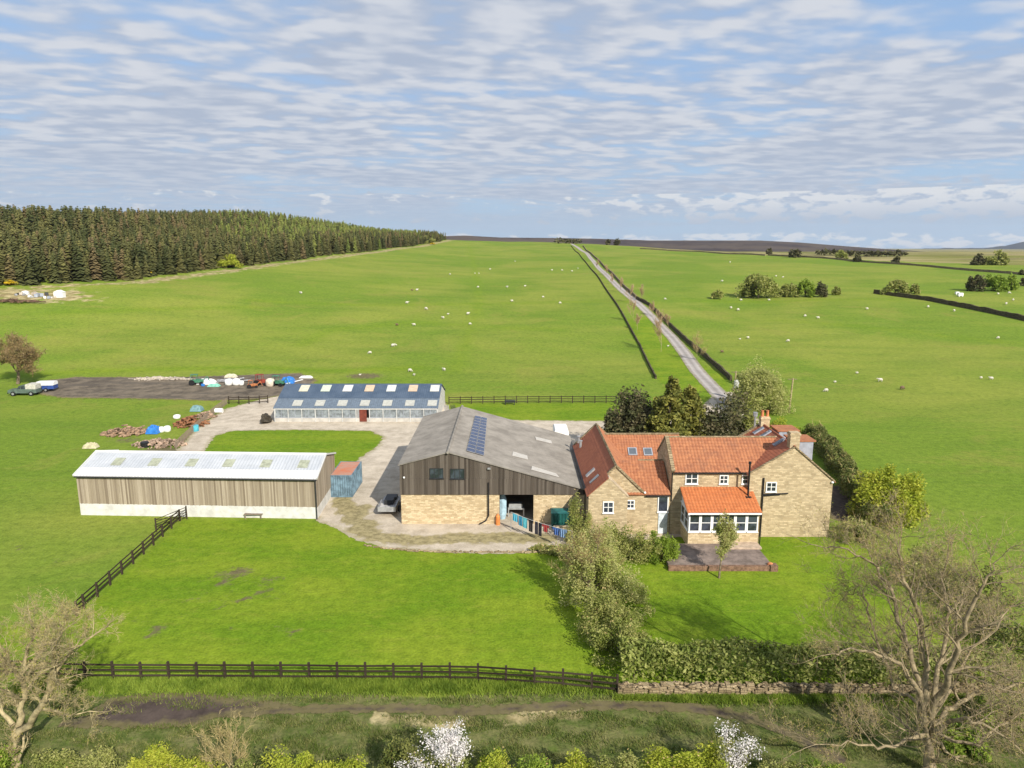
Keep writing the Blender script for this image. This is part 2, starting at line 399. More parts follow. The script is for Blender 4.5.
M['grey_metal'] = plain('galvanised', (.42,.43,.44), .45, .15, 2, .5, .5)
M['dark_metal'] = plain('dark_metal', (.03,.032,.035), .5)
M['black'] = plain('black_plastic', (.015,.015,.017), .5)
M['bark'] = plain('bark', (.20,.155,.105), .9, .35, 3.)
M['bark_pale'] = plain('pale_bark', (.36,.30,.165), .9, .3, 3.)
M['bark_tree'] = plain('lichened_bark', (.28,.225,.135), .9, .3, 3.)
M['bark_dark'] = plain('dark_bark', (.07,.052,.038), .9, .35, 3.)
M['twig_tan'] = mat_leaf('tan_twigs', (.33,.26,.11), (.46,.37,.17), trans=.0)
M['twig_grey'] = mat_leaf('grey_twigs', (.31,.225,.095), (.44,.33,.155), trans=.0)
M['twig_rust'] = mat_leaf('rusty_twigs', (.24,.175,.09), (.35,.25,.13), trans=.0)
M['twig_pink'] = mat_leaf('pinkish_twigs', (.36,.25,.15), (.48,.33,.20), trans=.0)
M['bud'] = mat_leaf('fresh_buds', (.28,.30,.05), (.42,.38,.09))
M['glass'] = mat_glass()
M['conc'] = plain('concrete', (.46,.44,.40), .9, .15, .8)
M['lead'] = plain('lead_sheet', (.30,.33,.38), .6, .12)
M['terracotta'] = plain('terracotta', (.50,.19,.08), .8)
M['wool'] = plain('wool', (.56,.53,.45), .95, .12, 8)
M['wool_brown'] = plain('brown_wool', (.16,.11,.07), .95, .2, 8)

# ------------------------------------------------------------------ ground and its surfaces
def growing(lo, hi, step, far_lo, far_hi, g):
    a = list(np.arange(lo, hi+1e-6, step)); s = step; x = hi
    while x < far_hi: s *= g; x += s; a.append(x)
    s = step; x = lo; b = []
    while x > far_lo: s *= g; x -= s; b.append(x)
    return np.array(b[::-1]+a)
def polydist(x, y, poly):
    """signed distance, positive inside"""
    P = np.array(poly, float); n = len(P); best = np.full(x.shape, 1e9); ins = np.zeros(x.shape, bool)
    for i in range(n):
        a = P[i]; b = P[(i+1) % n]; d = b-a; L2 = max(1e-9, d@d)
        t = np.clip(((x-a[0])*d[0]+(y-a[1])*d[1])/L2, 0, 1)
        best = np.minimum(best, np.hypot(x-a[0]-t*d[0], y-a[1]-t*d[1]))
        c = ((a[1] > y) != (b[1] > y)); ins ^= c & (x < (b[0]-a[0])*(y-a[1])/((b[1]-a[1]) if abs(b[1]-a[1]) > 1e-9 else 1e-9)+a[0])
    return np.where(ins, best, -best)
def linedist(x, y, pts):
    best = np.full(x.shape, 1e9)
    for a, b in zip(pts[:-1], pts[1:]):
        a = np.array(a[:2]); b = np.array(b[:2]); d = b-a; t = np.clip(((x-a[0])*d[0]+(y-a[1])*d[1])/max(1e-9, d@d), 0, 1)
        best = np.minimum(best, np.hypot(x-a[0]-t*d[0], y-a[1]-t*d[1]))
    return best
def gp(L): return [G(*p)[:2] for p in L]
xs = growing(-52, 52, .65, -9000, 9000, 1.055); ys = growing(24, 118, .65, -300, 11500, 1.028)
X, Y = np.meshgrid(xs, ys); Z = E(X, Y)
nx, ny = len(xs), len(ys)
idx = np.arange(nx*ny).reshape(ny, nx)
quads = np.stack([idx[:-1,:-1], idx[:-1,1:], idx[1:,1:], idx[1:,:-1]], -1).reshape(-1, 4)
lawn_poly = gp([(-60,640),(77,612),(184,518),(330,521),(400,545),(560,545),(600,540),(760,533),(860,530),(960,610),(1100,700)])+[(30,38),(6,38.2),(-26,39.3),(-60,40)]
isl = gp([(190,470),(207,448),(215,436),(232,431),(300,430),(370,431),(383,437),(378,446),(362,456),(340,475),(325,480)])
back = gp([(452,403),(612,403),(640,420),(512,421),(450,412)])
verge = gp([(655,378),(640,345),(625,318),(650,318),(700,362),(727,377),(735,410),(690,410)])
lawn = np.clip(np.maximum.reduce([S(polydist(X, Y, p)/.8+.5) for p in (lawn_poly, isl, back, verge)]), 0, 1)
for L_, w_, a_ in (([(250,300),(380,305),(520,303),(600,301),(655,303)],2.2,.8), ([(0,376),(100,371),(250,367),(330,371),(420,368)],2.5,.8), ([(60,313),(256,307)],2.5,.6), ([(300,345),(330,330),(420,322),(560,330)],2.5,.5), ([(470,245),(480,300),(455,372)],2.0,.45), ([(770,320),(900,330),(1024,345)],2.5,.6), ([(690,300),(760,302),(900,300)],3.,.7)): lawn = np.maximum(lawn, a_*np.exp(-(linedist(X, Y, gp(L_))/w_)**2))
padd = gp([(-80,640),(73,613),(184,518),(78,510),(90,470),(170,430),(60,398),(-80,398)])
rough = S((38.6-Y+.8*np.sin(X*.3))/1.2+.3)*(Y < 60)
green_edge = np.interp(X/np.maximum(Y, 1), [-.6,-.1,-.03,.0,.1,.17,.36,.55,.72,1.0], [2000,905,900,890,860,800,560,470,430,400])
moor = S((Y-green_edge)/np.where(Y > 500, 60, 12.)+.5)
sx_ = edge_x(Y)-X
straw = np.exp(-((sx_+7)/7.)**2)*(Y > 190)*(Y < 900)*.62
for c, r_, a in (((30,296),26,.75), ((60,293),20,.6)):
    g0 = G(*c); straw = np.maximum(straw, a*np.exp(-(((X-g0[0])/r_)**2+((Y-g0[1])/10)**2)))
straw = np.maximum(straw, .45*np.exp(-(linedist(X, Y, gp([(70,296),(130,291),(190,294),(235,297)]))/2.2)**2))
straw = np.maximum(straw, .62*np.exp(-((Y-35.6-.4*np.sin(X*.5))/1.2)**2)*(X > -8)*(X < 4))
soil = np.zeros_like(X)
for px, py, r_, a in ((238,572,.9,.75),(225,582,.5,.7),(270,580,1.0,.5),(243,600,.5,.6),(158,629,.5,.75),(150,637,.3,.7),(262,592,.6,.6),(230,628,.4,.5),(222,606,.5,.55),(280,625,.5,.5),(292,632,.7,.5),(188,600,.4,.5),
                      (235,456,1.6,.35),(146,398,3,.5),(365,376,2.6,.8),(20,548,1.2,.4),(60,560,1.,.4),(160,452,2.4,.8),(190,440,1.6,.6),(210,415,2,.55),(128,440,2.,.55),(100,452,1.4,.4),(225,574,1.2,.5),(140,620,.8,.4)):
    g0 = G(px, py); a = min(.95, a*1.15); r_ = r_*1.35; soil = np.maximum(soil, a*np.exp(-(((X-g0[0])/r_/1.4)**2+((Y-g0[1])/r_)**2)))
g0 = G(235, 590); soil = np.maximum(soil, .36*np.exp(-(((X-g0[0])/7.5)**2+((Y-g0[1])/4.5)**2)**2)); g0 = G(60, 470); soil = np.maximum(soil, .24*np.exp(-(((X-g0[0])/9)**2+((Y-g0[1])/9)**2)))
ground = npobj('ground', np.stack([X, Y, Z], -1).reshape(-1, 3), quads, M['ground'],
    attrs=dict(lawn=lawn.ravel(), rough=rough.ravel(), moor=moor.ravel(), straw=straw.ravel(), soil=soil.ravel()))
ground.data.polygons.foreach_set('use_smooth', [True]*len(ground.data.polygons)); tag(ground, kind='structure')
del X, Y, Z

def patch(name, poly, mat, cell=.5, lift=.012, holes=(), weeds=None, margin=1.0):
    P = np.array(poly); x0, y0 = P.min(0)-margin; x1, y1 = P.max(0)+margin
    xs = np.arange(x0, x1+cell, cell); ys = np.arange(y0, y1+cell, cell); X, Y = np.meshgrid(xs, ys)
    e = polydist(X, Y, poly)
    for h in holes: e = np.minimum(e, -polydist(X, Y, h))
    ok = e > -margin; idx = np.arange(X.size).reshape(X.shape)
    q = np.stack([idx[:-1,:-1], idx[:-1,1:], idx[1:,1:], idx[1:,:-1]], -1).reshape(-1, 4)
    q = q[ok.ravel()[q].all(1)]; used = np.unique(q); remap = np.full(X.size, -1); remap[used] = np.arange(len(used))
    Z = E(X, Y)+lift; V = np.stack([X, Y, Z], -1).reshape(-1, 3)[used]; at = dict(edge=e.ravel()[used])
    if weeds: at['weeds'] = np.exp(-(linedist(X, Y, weeds)/1.5)**2).ravel()[used]
    return tag(npobj(name, V, remap[q], M[mat], attrs=at), kind='structure')
yard_poly = gp([(150,482),(172,456),(197,428),(225,409),(262,399),(300,392),(445,402),(450,411),(512,420),(600,421),(660,418),(700,408),(716,392),(734,392),(752,412),(766,428),(800,440)])+[(29.5,70),(28,62),(14,60.8)]+gp([(600,545),(560,551),(545,553),(480,554),(430,552),(385,549),(352,538),(335,528),(318,522),(300,500)])
patch('yard', yard_poly, 'yard', .45, .012, holes=[isl], weeds=gp([(342,500),(348,512),(362,508),(350,520),(368,524),(358,530),(380,537),(420,541),(470,538),(545,538)]))
patch('muddy_track', gp([(40,381),(75,377),(180,377),(300,373),(318,380),(300,392),(262,399),(215,401),(150,399),(60,398),(38,394)]), 'mud', .6, .03)
patch('side_drive', gp([(826,486),(846,484),(858,500),(868,524),(840,522),(826,516)]), 'dirt', .4, .01)
def band(cl, w):
    pts = np.array([c[:2] for c in cl], float); d = np.gradient(pts, axis=0); d /= np.linalg.norm(d, axis=1)[:, None]
    n_ = np.stack([-d[:,1], d[:,0]], -1); w = np.broadcast_to(w, len(pts))[:, None]
    return [tuple(p) for p in np.concatenate([pts+n_*w/2, (pts-n_*w/2)[::-1]])]
def dense(pts, k=8):
    pts = np.array([p[:2] for p in pts], float); t = np.arange(len(pts)); tt = np.linspace(0, len(pts)-1, (len(pts)-1)*k+1)
    x = np.interp(tt, t, pts[:,0]); y = np.interp(tt, t, pts[:,1])
    for _ in range(k//2):
        x[1:-1] = (x[:-2]+x[1:-1]*2+x[2:])/4; y[1:-1] = (y[:-2]+y[1:-1]*2+y[2:])/4
    return list(zip(x, y))
road_cl = dense(gp([(728,404),(716,391),(697,371),(684,352),(672,337),(651,316),(625,293),(606,275),(594,262),(585,252),(577,247),(571,243.5)]), 8)
def strip(name, cl, w, mat, lift, n=6):
    """a lane that follows its centre line over the rise"""
    pts = np.array(cl); d = np.gradient(pts, axis=0); d /= np.linalg.norm(d, axis=1)[:, None]; nn = np.stack([-d[:,1], d[:,0]], -1)
    V = []; e = []
    for k in np.linspace(-1, 1, n*2+1):
        p = pts+nn*k*(w/2+.5); V.append(np.column_stack([p, E(p[:,0], p[:,1])+lift])); e.append(np.full(len(pts), (1-abs(k))*(w/2+.5)-.5))
    m_ = len(pts); V = np.concatenate(V); e = np.concatenate(e); q = []
    for a in range(n*2):
        for b in range(m_-1): q.append((a*m_+b, (a+1)*m_+b, (a+1)*m_+b+1, a*m_+b+1))
    return tag(npobj(name, V, q, M[mat], attrs=dict(edge=e)), kind='structure')
def resample(cl, step):
    p = np.array(cl); s = np.concatenate([[0], np.cumsum(np.linalg.norm(np.diff(p, axis=0), axis=1))]); t = np.arange(0, s[-1], step)
    return np.column_stack([np.interp(t, s, p[:,0]), np.interp(t, s, p[:,1])])
strip('road', resample(road_cl, 2.0), 3.3, 'road', .05)
strip('dirt_path', resample(dense(gp([(60,724),(110,722),(200,716),(300,709),(400,709),(470,712),(560,706),(640,706),(700,709),(745,717),(790,734),(850,765)]), 10), .6), .8, 'dirt', .02)
patch('bare_soil', gp([(88,715),(110,698),(190,691),(240,700),(300,704),(230,716),(190,726),(120,730),(90,726)]), 'dirt', .3, .028)

# far moorland
def ridge(name, prof, dist, mat, depth=900, seed=1):
    rr = np.random.default_rng(seed); px = np.arange(prof[0][0], prof[-1][0]+1, 5.)
    py = np.interp(px, [p[0] for p in prof], [p[1] for p in prof])
    V = []; rows = 12
    for j in range(rows+1):
        t = j/rows; prof_h = sin(min(1, t*2)*pi/2) if t < .5 else cos((t-.5)*pi)
        for a, b in zip(px, py):
            d = ray(a, b); d = d/d[1]; D = dist+(t-.5)*depth; top = CAMZ+d[2]*dist
            V.append((d[0]*D, D, -25+(top+25)*prof_h+ (rr.normal()*1.2*dist/3000 if 0 < t < 1 and t != .5 else 0)))
    n_ = len(px); q = [(j*n_+i, j*n_+i+1, (j+1)*n_+i+1, (j+1)*n_+i) for j in range(rows) for i in range(n_-1)]
    o = npobj(name, V, q, mat); o.data.polygons.foreach_set('use_smooth', [True]*len(q)); return tag(o, kind='structure')
n = NT('heather_moor'); M['heather'] = n.color(n.mix(n.ss(n.noise(.004, 6, .65, vec=n.scale(n.pos, (.5, 1, 3))), .42, .6), (.045,.034,.034), (.085,.066,.052)), .95, .05)
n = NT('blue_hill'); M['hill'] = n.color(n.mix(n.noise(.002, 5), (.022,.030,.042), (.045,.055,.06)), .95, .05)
ridge('hills', [(300,246),(400,240),(430,236.5),(465,235.5),(500,237.5),(560,238),(600,238.8),(650,240.5),(700,240.5),(760,240.5),(800,242.5),(850,246.5),(900,250),(960,254),(1100,255)], 3200, M['heather'], 1500)
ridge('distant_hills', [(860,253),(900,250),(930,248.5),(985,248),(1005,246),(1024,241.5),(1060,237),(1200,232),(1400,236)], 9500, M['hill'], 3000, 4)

# ------------------------------------------------------------------ buildings
def prism_x(pts, a0, a1): return MB().prism(pts, 'X', a0, a1)
def slope(mb, o, u, v, kind='pantile', thick=.07):
    """roof slope: o corner at the eave, u along the eave, v up the slope"""
    o = Vector(o); u = Vector(u); v = Vector(v); Lu, Lv = u.length, v.length; un, vn = u/Lu, v/Lv; nn = un.cross(vn)
    if nn.z < 0: nn = -nn
    if kind == 'pantile': P, A, sub, course, st = .30, .045, 5, .36, .028
    elif kind == 'plain': P, A, sub, course, st = .28, .012, 2, .30, .018
    else: P, A, sub, course, st = .32, .03, 4, 1e9, 0
    nu = max(2, int(round(Lu/P))*sub); nv = max(1, int(round(Lv/course))) if course < 1e8 else 1
    rows = []
    for j in range(nv):
        rows.append((j/nv, st)); rows.append(((j+1)/nv, 0.))
    vs = []
    for (t, lift) in rows:
        for i in range(nu+1):
            s = i/nu; ph = (i % sub)/sub
            h = A*(abs(sin(pi*ph)) if kind == 'pantile' else (.5+.5*sin(2*pi*ph)))
            jit = (hash((i//sub, int(t*1000))) % 7-3)*.0015
            vs.append(o+u*s+v*t+nn*(h+lift+jit+thick))
    fs = []
    for j in range(len(rows)-1):
        for i in range(nu): a = j*(nu+1)+i; fs.append((a, a+1, a+nu+2, a+nu+1))
    mb.add(vs, fs)
    c = [o, o+u, o+u+v, o+v]; mb.add([p+nn*.0 for p in c]+[p+nn*thick for p in c], [(3,2,1,0),(4,5,6,7),(0,1,5,4),(1,2,6,5),(2,3,7,6),(3,0,4,7)])
    return mb
def window(parent, x0, x1, z0, z1, yf, cols=2, rows=2, axis='Y', fw=.09, label=None, mat='white'):
    """sash window, its face at y = yf looking towards the camera (axis 'Y') or at x = yf looking to -X"""
    f = MB(); b = (lambda a0, a1, d0, d1, c0, c1: f.box(a0, a1, yf+d0, yf+d1, c0, c1)) if axis == 'Y' else (lambda a0, a1, d0, d1, c0, c1: f.box(yf+d0, yf+d1, a0, a1, c0, c1))
    b(x0, x0+fw, -.05, .06, z0, z1); b(x1-fw, x1, -.05, .06, z0, z1); b(x0+fw, x1-fw, -.05, .06, z1-fw, z1); b(x0-.05, x1+.05, -.10, .06, z0-.06, z0); b(x0+fw, x1-fw, -.05, .06, z0, z0+fw)
    for i in range(1, cols): c = x0+(x1-x0)*i/cols; b(c-.03, c+.03, -.035, .04, z0+fw, z1-fw)
    for i in range(1, rows): c = z0+(z1-z0)*i/rows; b(x0+fw, x1-fw, -.03, .03, c-.03, c+.03)
    w = obj('window', f, M[mat], parent)
    g = MB()
    if axis == 'Y': g.box(x0+fw/2, x1-fw/2, yf-.012, yf+.05, z0+fw/2, z1-fw/2)
    else: g.box(yf-.012, yf+.05, x0+fw/2, x1-fw/2, z0+fw/2, z1-fw/2)
    obj('pane', g, M['glass'], w); return w
def boards(mb, x0, x1, y, zlo, zhi, bw=.16, th=.03, seed=1, axis='Y'):
    """vertical cladding; zlo, zhi are functions of the place along the wall"""
    rr = random.Random(seed); x = x0
    while x < x1-.01:
        xe = min(x+bw, x1); d = rr.uniform(0, .02); a0, a1 = zlo(x), zlo(xe); b0, b1 = zhi(x), zhi(xe)
        lo, hi = y-th-d, y
        P = [(x+.004, a0), (xe-.004, a1), (xe-.004, b1), (x+.004, b0)]
        mb.prism(P, 'Y' if axis == 'Y' else 'X', lo, hi); x = xe
    return mb

# --- the big barn -------------------------------------------------
BY, BL = 64.2, 19.0; bx0, bx1, bap = -10.55, 6.9, -6.0; zE0, zE1, zA = 5.9, 3.45, 7.1
barn = thing('barn', (-1.8, BY, 0), 'large barn with grey corrugated roof, dark boarded gable, sandstone base and solar panel strip', 'barn')
zroof = lambda x: zE0+(zA-zE0)*(x-bx0)/(bap-bx0) if x < bap else zA+(zE1-zA)*(x-bap)/(bx1-bap)
w = MB(); w.box(bx0, -1.75, BY, BY+.5, 0, 3.1); w.box(2.05, bx1, BY, BY+.5, 0, 3.1)
w.box(bx0, bx0+.5, BY+.5, BY+BL, 0, 3.1); w.box(bx1-.5, bx1, BY+.5, BY+BL, 0, 3.1); obj('stone_wall', w, M['stone_pale'], barn)
w = MB(); w.box(-1.75, -1.2, BY-.02, BY+.5, 0, 3.08); obj('door_pier', w, M['stone_pale'], barn)
w = MB(); boards(w, bx0-.03, bx1, BY-.02, lambda x: 3.05, lambda x: zroof(x)-.05, .19, .04, 3); obj('gable_cladding', w, M['cladding_dark'], barn)
w = MB(); boards(w, bx0-.06, bx1, BY-.075, lambda x: 2.98, lambda x: min(4.55, zroof(x)-.25), .19, .03, 31)
w2 = MB(); boards(w2, BY, BY+BL, bx0-.01, lambda x: 3.05, lambda x: 5.85, .22, .03, 4, 'X'); w3 = MB(); boards(w3, BY, BY+BL, bx1+.04, lambda x: 3.05, lambda x: 3.4, .3, .03, 4, 'X'); obj('eaves_cladding', w3, M['cladding_dark'], barn)
obj('lower_cladding', w, M['cladding_dark'], barn); obj('side_cladding', w2, M['cladding_dark'], barn)
w = MB(); w.prism([(bx0, 0), (bx1, 0), (bx1, zE1), (bap, zA-.05), (bx0, zE0-.03)], 'Y', BY+BL, BY+BL+.15); obj('rear_wall', w, M['cladding_dark'], barn)
n = NT('barn_sheeting'); c = n.mix(n.ss(n.noise(.5, 6, .7), .3, .7), (.185,.168,.145), (.30,.275,.24))
c = n.mix(n.ss(n.noise(.9, 5, .7, vec=n.scale(n.pos, (.25, 2., .25))), .52, .75, 0, .6), c, (.35,.32,.27)); c = n.mix(n.ss(n.noise(3., 5, .75), .6, .72, 0, .6), c, (.12,.105,.08)); M['barn_sheet'] = n.color(c, .85, .2)
w = MB(); slope(w, (bx0-.15, BY-.2, zE0-.04), (0, BL+.5, 0), (bap-bx0+.15, 0, zA-zE0+.04), 'corrugated'); obj('left_roof_slope', w, M['barn_sheet'], barn)
w = MB(); slope(w, (bx1+.15, BY-.2, zE1-.04), (0, BL+.5, 0), (bap-bx1-.15, 0, zA-zE1+.04), 'corrugated'); obj('right_roof_slope', w, M['barn_sheet'], barn)
w = MB(); w.tube([(bap, BY-.4, zA+.10), (bap, BY+BL+.4, zA+.10)], .14, 8); obj('ridge_cap', w, M['barn_sheet'], barn)
# things on the right slope, in slope coordinates
sl = Vector((bx1-bap, 0, zE1-zA)).normalized(); sn = Vector((-sl.z, 0, sl.x))
def on_slope(px, py):
    return onPlane(px, py, (bap, BY, zA+.1), tuple(sn))
def slope_quad(mb, pxs, h0, h1):
    c = [Vector(on_slope(*p)) for p in pxs]; return mb.add([p+sn*h0 for p in c]+[p+sn*h1 for p in c], [(3,2,1,0),(4,5,6,7),(0,1,5,4),(1,2,6,5),(2,3,7,6),(3,0,4,7)])
n = NT('solar_glass'); M['solar'] = n.color(n.mix(n.ss(n.noise(3., 3), .4, .6), (.022,.035,.085), (.04,.06,.13)), .18, .6)
c4 = [Vector(on_slope(*p)) for p in ((466,451.5),(483.8,456.5),(487,418.8),(474.8,416.2))]
for i in range(12):
    for k in range(2):
        s0, s1 = i/12+.006, (i+1)/12-.006; t0, t1 = k/2+.01, (k+1)/2-.01
        f = lambda s, t: (c4[0]*(1-t)+c4[1]*t)*(1-s)+(c4[3]*(1-t)+c4[2]*t)*s
        q = [f(s0,t0), f(s0,t1), f(s1,t1), f(s1,t0)]
        w = MB(); w.add([p+sn*.06 for p in q]+[p+sn*.11 for p in q], [(3,2,1,0),(4,5,6,7),(0,1,5,4),(1,2,6,5),(2,3,7,6),(3,0,4,7)])
        fr = obj('solar_panel', w, M['grey_metal'], barn)
        ctr = sum(q, Vector())/4; q2 = [ctr+(p-ctr)*.93 for p in q]; w = MB(); w.add([p+sn*.105 for p in q2]+[p+sn*.122 for p in q2], [(3,2,1,0),(4,5,6,7),(0,1,5,4),(1,2,6,5),(2,3,7,6),(3,0,4,7)]); obj('solar_cells', w, M['solar'], fr)
M['rooflight'] = plain('translucent_sheet', (.50,.47,.42), .5, .1)
for q in (((532,466.5),(556,474),(559,477.5),(531,470)), ((513,452),(527,456),(528,460),(512,456)), ((535,437),(551,441),(552,444),(536,440))):
    w = MB(); slope_quad(w, q, .03, .06); obj('rooflight', w, M['rooflight'], barn)
# gable windows with dark red surrounds
for a, b in (((429.5,468.3),(443.5,478.5)), ((450,468.8),(464.5,478.8))):
    x0, z1 = onY(*a, BY-.1); x1, z0 = onY(*b, BY-.1); window(barn, x0, x1, z0, z1, BY-.10, 3, 1, fw=.05, mat='dark_metal')
    
w = MB(); w.box(-1.75, 2.05, BY+.02, BY+.3, 3.0, 3.12); obj('lintel', w, M['black'], barn)
w = MB(); x0, _ = onY(488.5, 500, BY-.15); w.tube([(x0, BY-.18, 4.2), (x0, BY-.18, .9), (x0-.25, BY-.3, .45), (x0-.9, BY-.35, .12)], .07, 6); obj('downpipe', w, M['black'], barn)
w = MB(); w.blob((*[onY(404, 477.5, BY-.2)[0]], BY-.22, onY(404, 477.5, BY-.2)[1]), (.1,.08,.1), 2, 8, 5, 0); obj('wall_lamp', w, M['white'], barn)
w = MB(); a = onY(489, 466, BY-.2); w.box(a[0]-.14, a[0]+.14, BY-.3, BY-.1, a[1]-.32, a[1]-.18); obj('flood_lamp', w, M['grey_metal'], barn)
# inside of the open bay
def small(name, mb, mat, label, cat, group=None, smooth=False): return tag(obj(name, mb, M[mat] if isinstance(mat, str) else mat, smooth=smooth), label, cat, group)
w = MB(); w.tube([(-.95, 65.6, 0), (-.95, 65.6, .5), (-.95, 65.6, 2.0), (-.95, 65.6, 2.5)], [.3,.42,.42,.25], 12); small('water_tank', w, plain('pale_blue_plastic', (.35,.5,.6)), 'pale blue upright tank just inside the open barn bay', 'tank')
w = MB(); w.box(-.4, 1.2, 66, 67.2, .75, .9); [w.box(a, a+.12, b, b+.12, 0, .75) for a in (-.4, 1.08) for b in (66, 67.08)]; w.box(-.3, 1.0, 66.2, 66.9, .9, 1.25); small('workbench', w, 'grey_metal', 'grey workbench in the shade inside the open barn bay', 'workbench')
w = MB(); w.tube([(-1.35, 64.0, 0), (-1.35, 64.0, .85)], .22, 10); w.tube([(-1.35,64.0,.85),(-1.35,64.0,1.1)], [.22,.05], 10); small('gas_bottle', w, plain('orange_paint', (.62,.22,.06)), 'orange gas bottle standing at the left side of the barn opening', 'gas bottle')

# --- left store shed ----------------------------------------------
SA = -2.4; SM = Matrix.Translation((-18.95, 65.5, 0)) @ Matrix.Rotation(R(-SA), 4, 'Z') @ Matrix.Diagonal((1,1,1,1))
_a = -math.atan2(1.0, 23.6); SM = Matrix(((cos(_a), -.035, 0, -18.95), (sin(_a), 1.0, 0, 65.5), (0, 0, 1, 0), (0, 0, 0, 1)))   # not quite square in plan
shed = thing('storage_shed', (-30, 66, 0), 'long timber clad shed with a white sheeted roof and white block base', 'shed')
SL, SWD = 23.7, 8.3
w = MB(SM); w.box(-SL, 0, 0, SWD, 0, 1.2); obj('block_base', w, M['white_conc'], shed)
w = MB(SM); boards(w, -SL, 0, .05, lambda x: 1.18, lambda x: 4.1, .15, .04, 8)
ez = lambda t: 4.1+1.12*(1-abs(t-4.15)/4.15); boards(w, 0.02, SWD, .06, lambda t: 1.18, lambda t: ez(t)-.03, .15, .03, 9, 'X'); boards(w, 0.02, SWD, -SL+.0, lambda t: 1.18, lambda t: ez(t)-.03, .15, .03, 10, 'X')
obj('cladding', w, M['cladding_tan'], shed)
w = MB(SM); w.box(-SL+.05, -.05, SWD-.1, SWD-.02, 1.2, 4.1); obj('rear_wall', w, M['cladding_tan'], shed)
n = NT('white_sheeting'); c = n.mix(n.ss(n.noise(.4, 5, .6), .3, .7), (.40,.425,.455), (.50,.52,.545)); c = n.mix(n.ss(n.noise(2.5, 5, .7), .52, .72, 0, .5), c, (.33,.34,.34)); M['white_sheet'] = n.color(c, .45, .4)
M['eave_sheet'] = plain('clean_white_sheet', (.60,.60,.585), .45, .04)
def xf(p): return SM @ Vector(p)
def tslope(mb, o, u, v, **k):
    r3 = SM.to_3x3(); return slope(mb, xf(o), r3 @ Vector(u), r3 @ Vector(v), **k)
w = MB(); f1 = .34; tslope(w, (-SL-.15, -.2, 4.05), (SL+.3, 0, 0), (0, 4.35*f1, 1.17*f1), kind='corrugated'); obj('lower_roof_sheets', w, M['eave_sheet'], shed)
w = MB(); tslope(w, (-SL-.15, -.2+4.35*f1, 4.05+1.17*f1-.002), (SL+.3, 0, 0), (0, 4.35*(1-f1), 1.17*(1-f1)), kind='corrugated'); obj('upper_roof_sheets', w, M['white_sheet'], shed)
w = MB(); tslope(w, (-SL-.15, SWD+.2, 4.05), (SL+.3, 0, 0), (0, -4.35, 1.17), kind='corrugated'); obj('rear_roof_slope', w, M['eave_sheet'], shed)
w = MB(SM); w.tube([(-SL-.2, 4.15, 5.33), (.2, 4.15, 5.33)], .12, 6)
for xx in (-SL-.18, .18):
    w.bar((xx, -.25, 4.16), (xx, 4.15, 5.33), .10, .16); w.bar((xx, 4.15, 5.33), (xx, SWD+.2, 4.16), .10, .16)
obj('verge_flashing', w, M['eave_sheet'], shed)
w = MB(SM); w.tube([(-SL-.1, -.26, 4.02), (.15, -.26, 4.02)], .07, 6); w.tube([(-.02, -.16, 4.0), (-.02, -.16, 0)], .06, 6); obj('gutter', w, M['dark_metal'], shed)
M['shed_light'] = plain('mossy_rooflight', (.36,.38,.28), .5)
for i in range(6):
    xx = -SL+2.6+i*3.78; t0, t1 = .42, .72; f = lambda t, h=.0: (-.2+4.35*t, 4.05+1.17*t+.12+h); 
    w = MB(SM); a, b = f(t0), f(t1); w.add([(xx, a[0], a[1]), (xx+1.0, a[0], a[1]), (xx+1.0, b[0], b[1]), (xx, b[0], b[1])]+[(xx, a[0], a[1]+.03), (xx+1.0, a[0], a[1]+.03), (xx+1.0, b[0], b[1]+.03), (xx, b[0], b[1]+.03)], [(3,2,1,0),(4,5,6,7),(0,1,5,4),(1,2,6,5),(2,3,7,6),(3,0,4,7)])
    obj('rooflight', w, M['shed_light'], shed)
w = MB(); a = G(73, 498); w.box(-43.9, -42.8, 69.2, 71, 0, 2.3); w.add([(-44, 69, 2.3), (-42.7, 69, 2.6), (-42.7, 71.2, 2.6), (-44, 71.2, 2.3)], [(0,1,2,3)]); small('lean_to_store', w, M['cladding_tan'], 'small grey lean-to against the left end of the timber shed', 'lean-to')
w = MB(); bxp = G(254, 518); 
for k in range(3): w.box(bxp[0]-.9, bxp[0]+.9, bxp[1]-.25+k*.16, bxp[1]-.13+k*.16, .42, .46)
for k in range(2): w.box(bxp[0]-.9, bxp[0]+.9, bxp[1]+.27, bxp[1]+.31, .6+k*.18, .72+k*.18)
for s in (-.8, .72): w.box(bxp[0]+s, bxp[0]+s+.08, bxp[1]-.25, bxp[1]-.17, 0, .42); w.box(bxp[0]+s, bxp[0]+s+.08, bxp[1]+.22, bxp[1]+.3, 0, .95)
small('bench', w, 'fence_grey', 'wooden garden bench against the white base of the timber shed', 'bench')

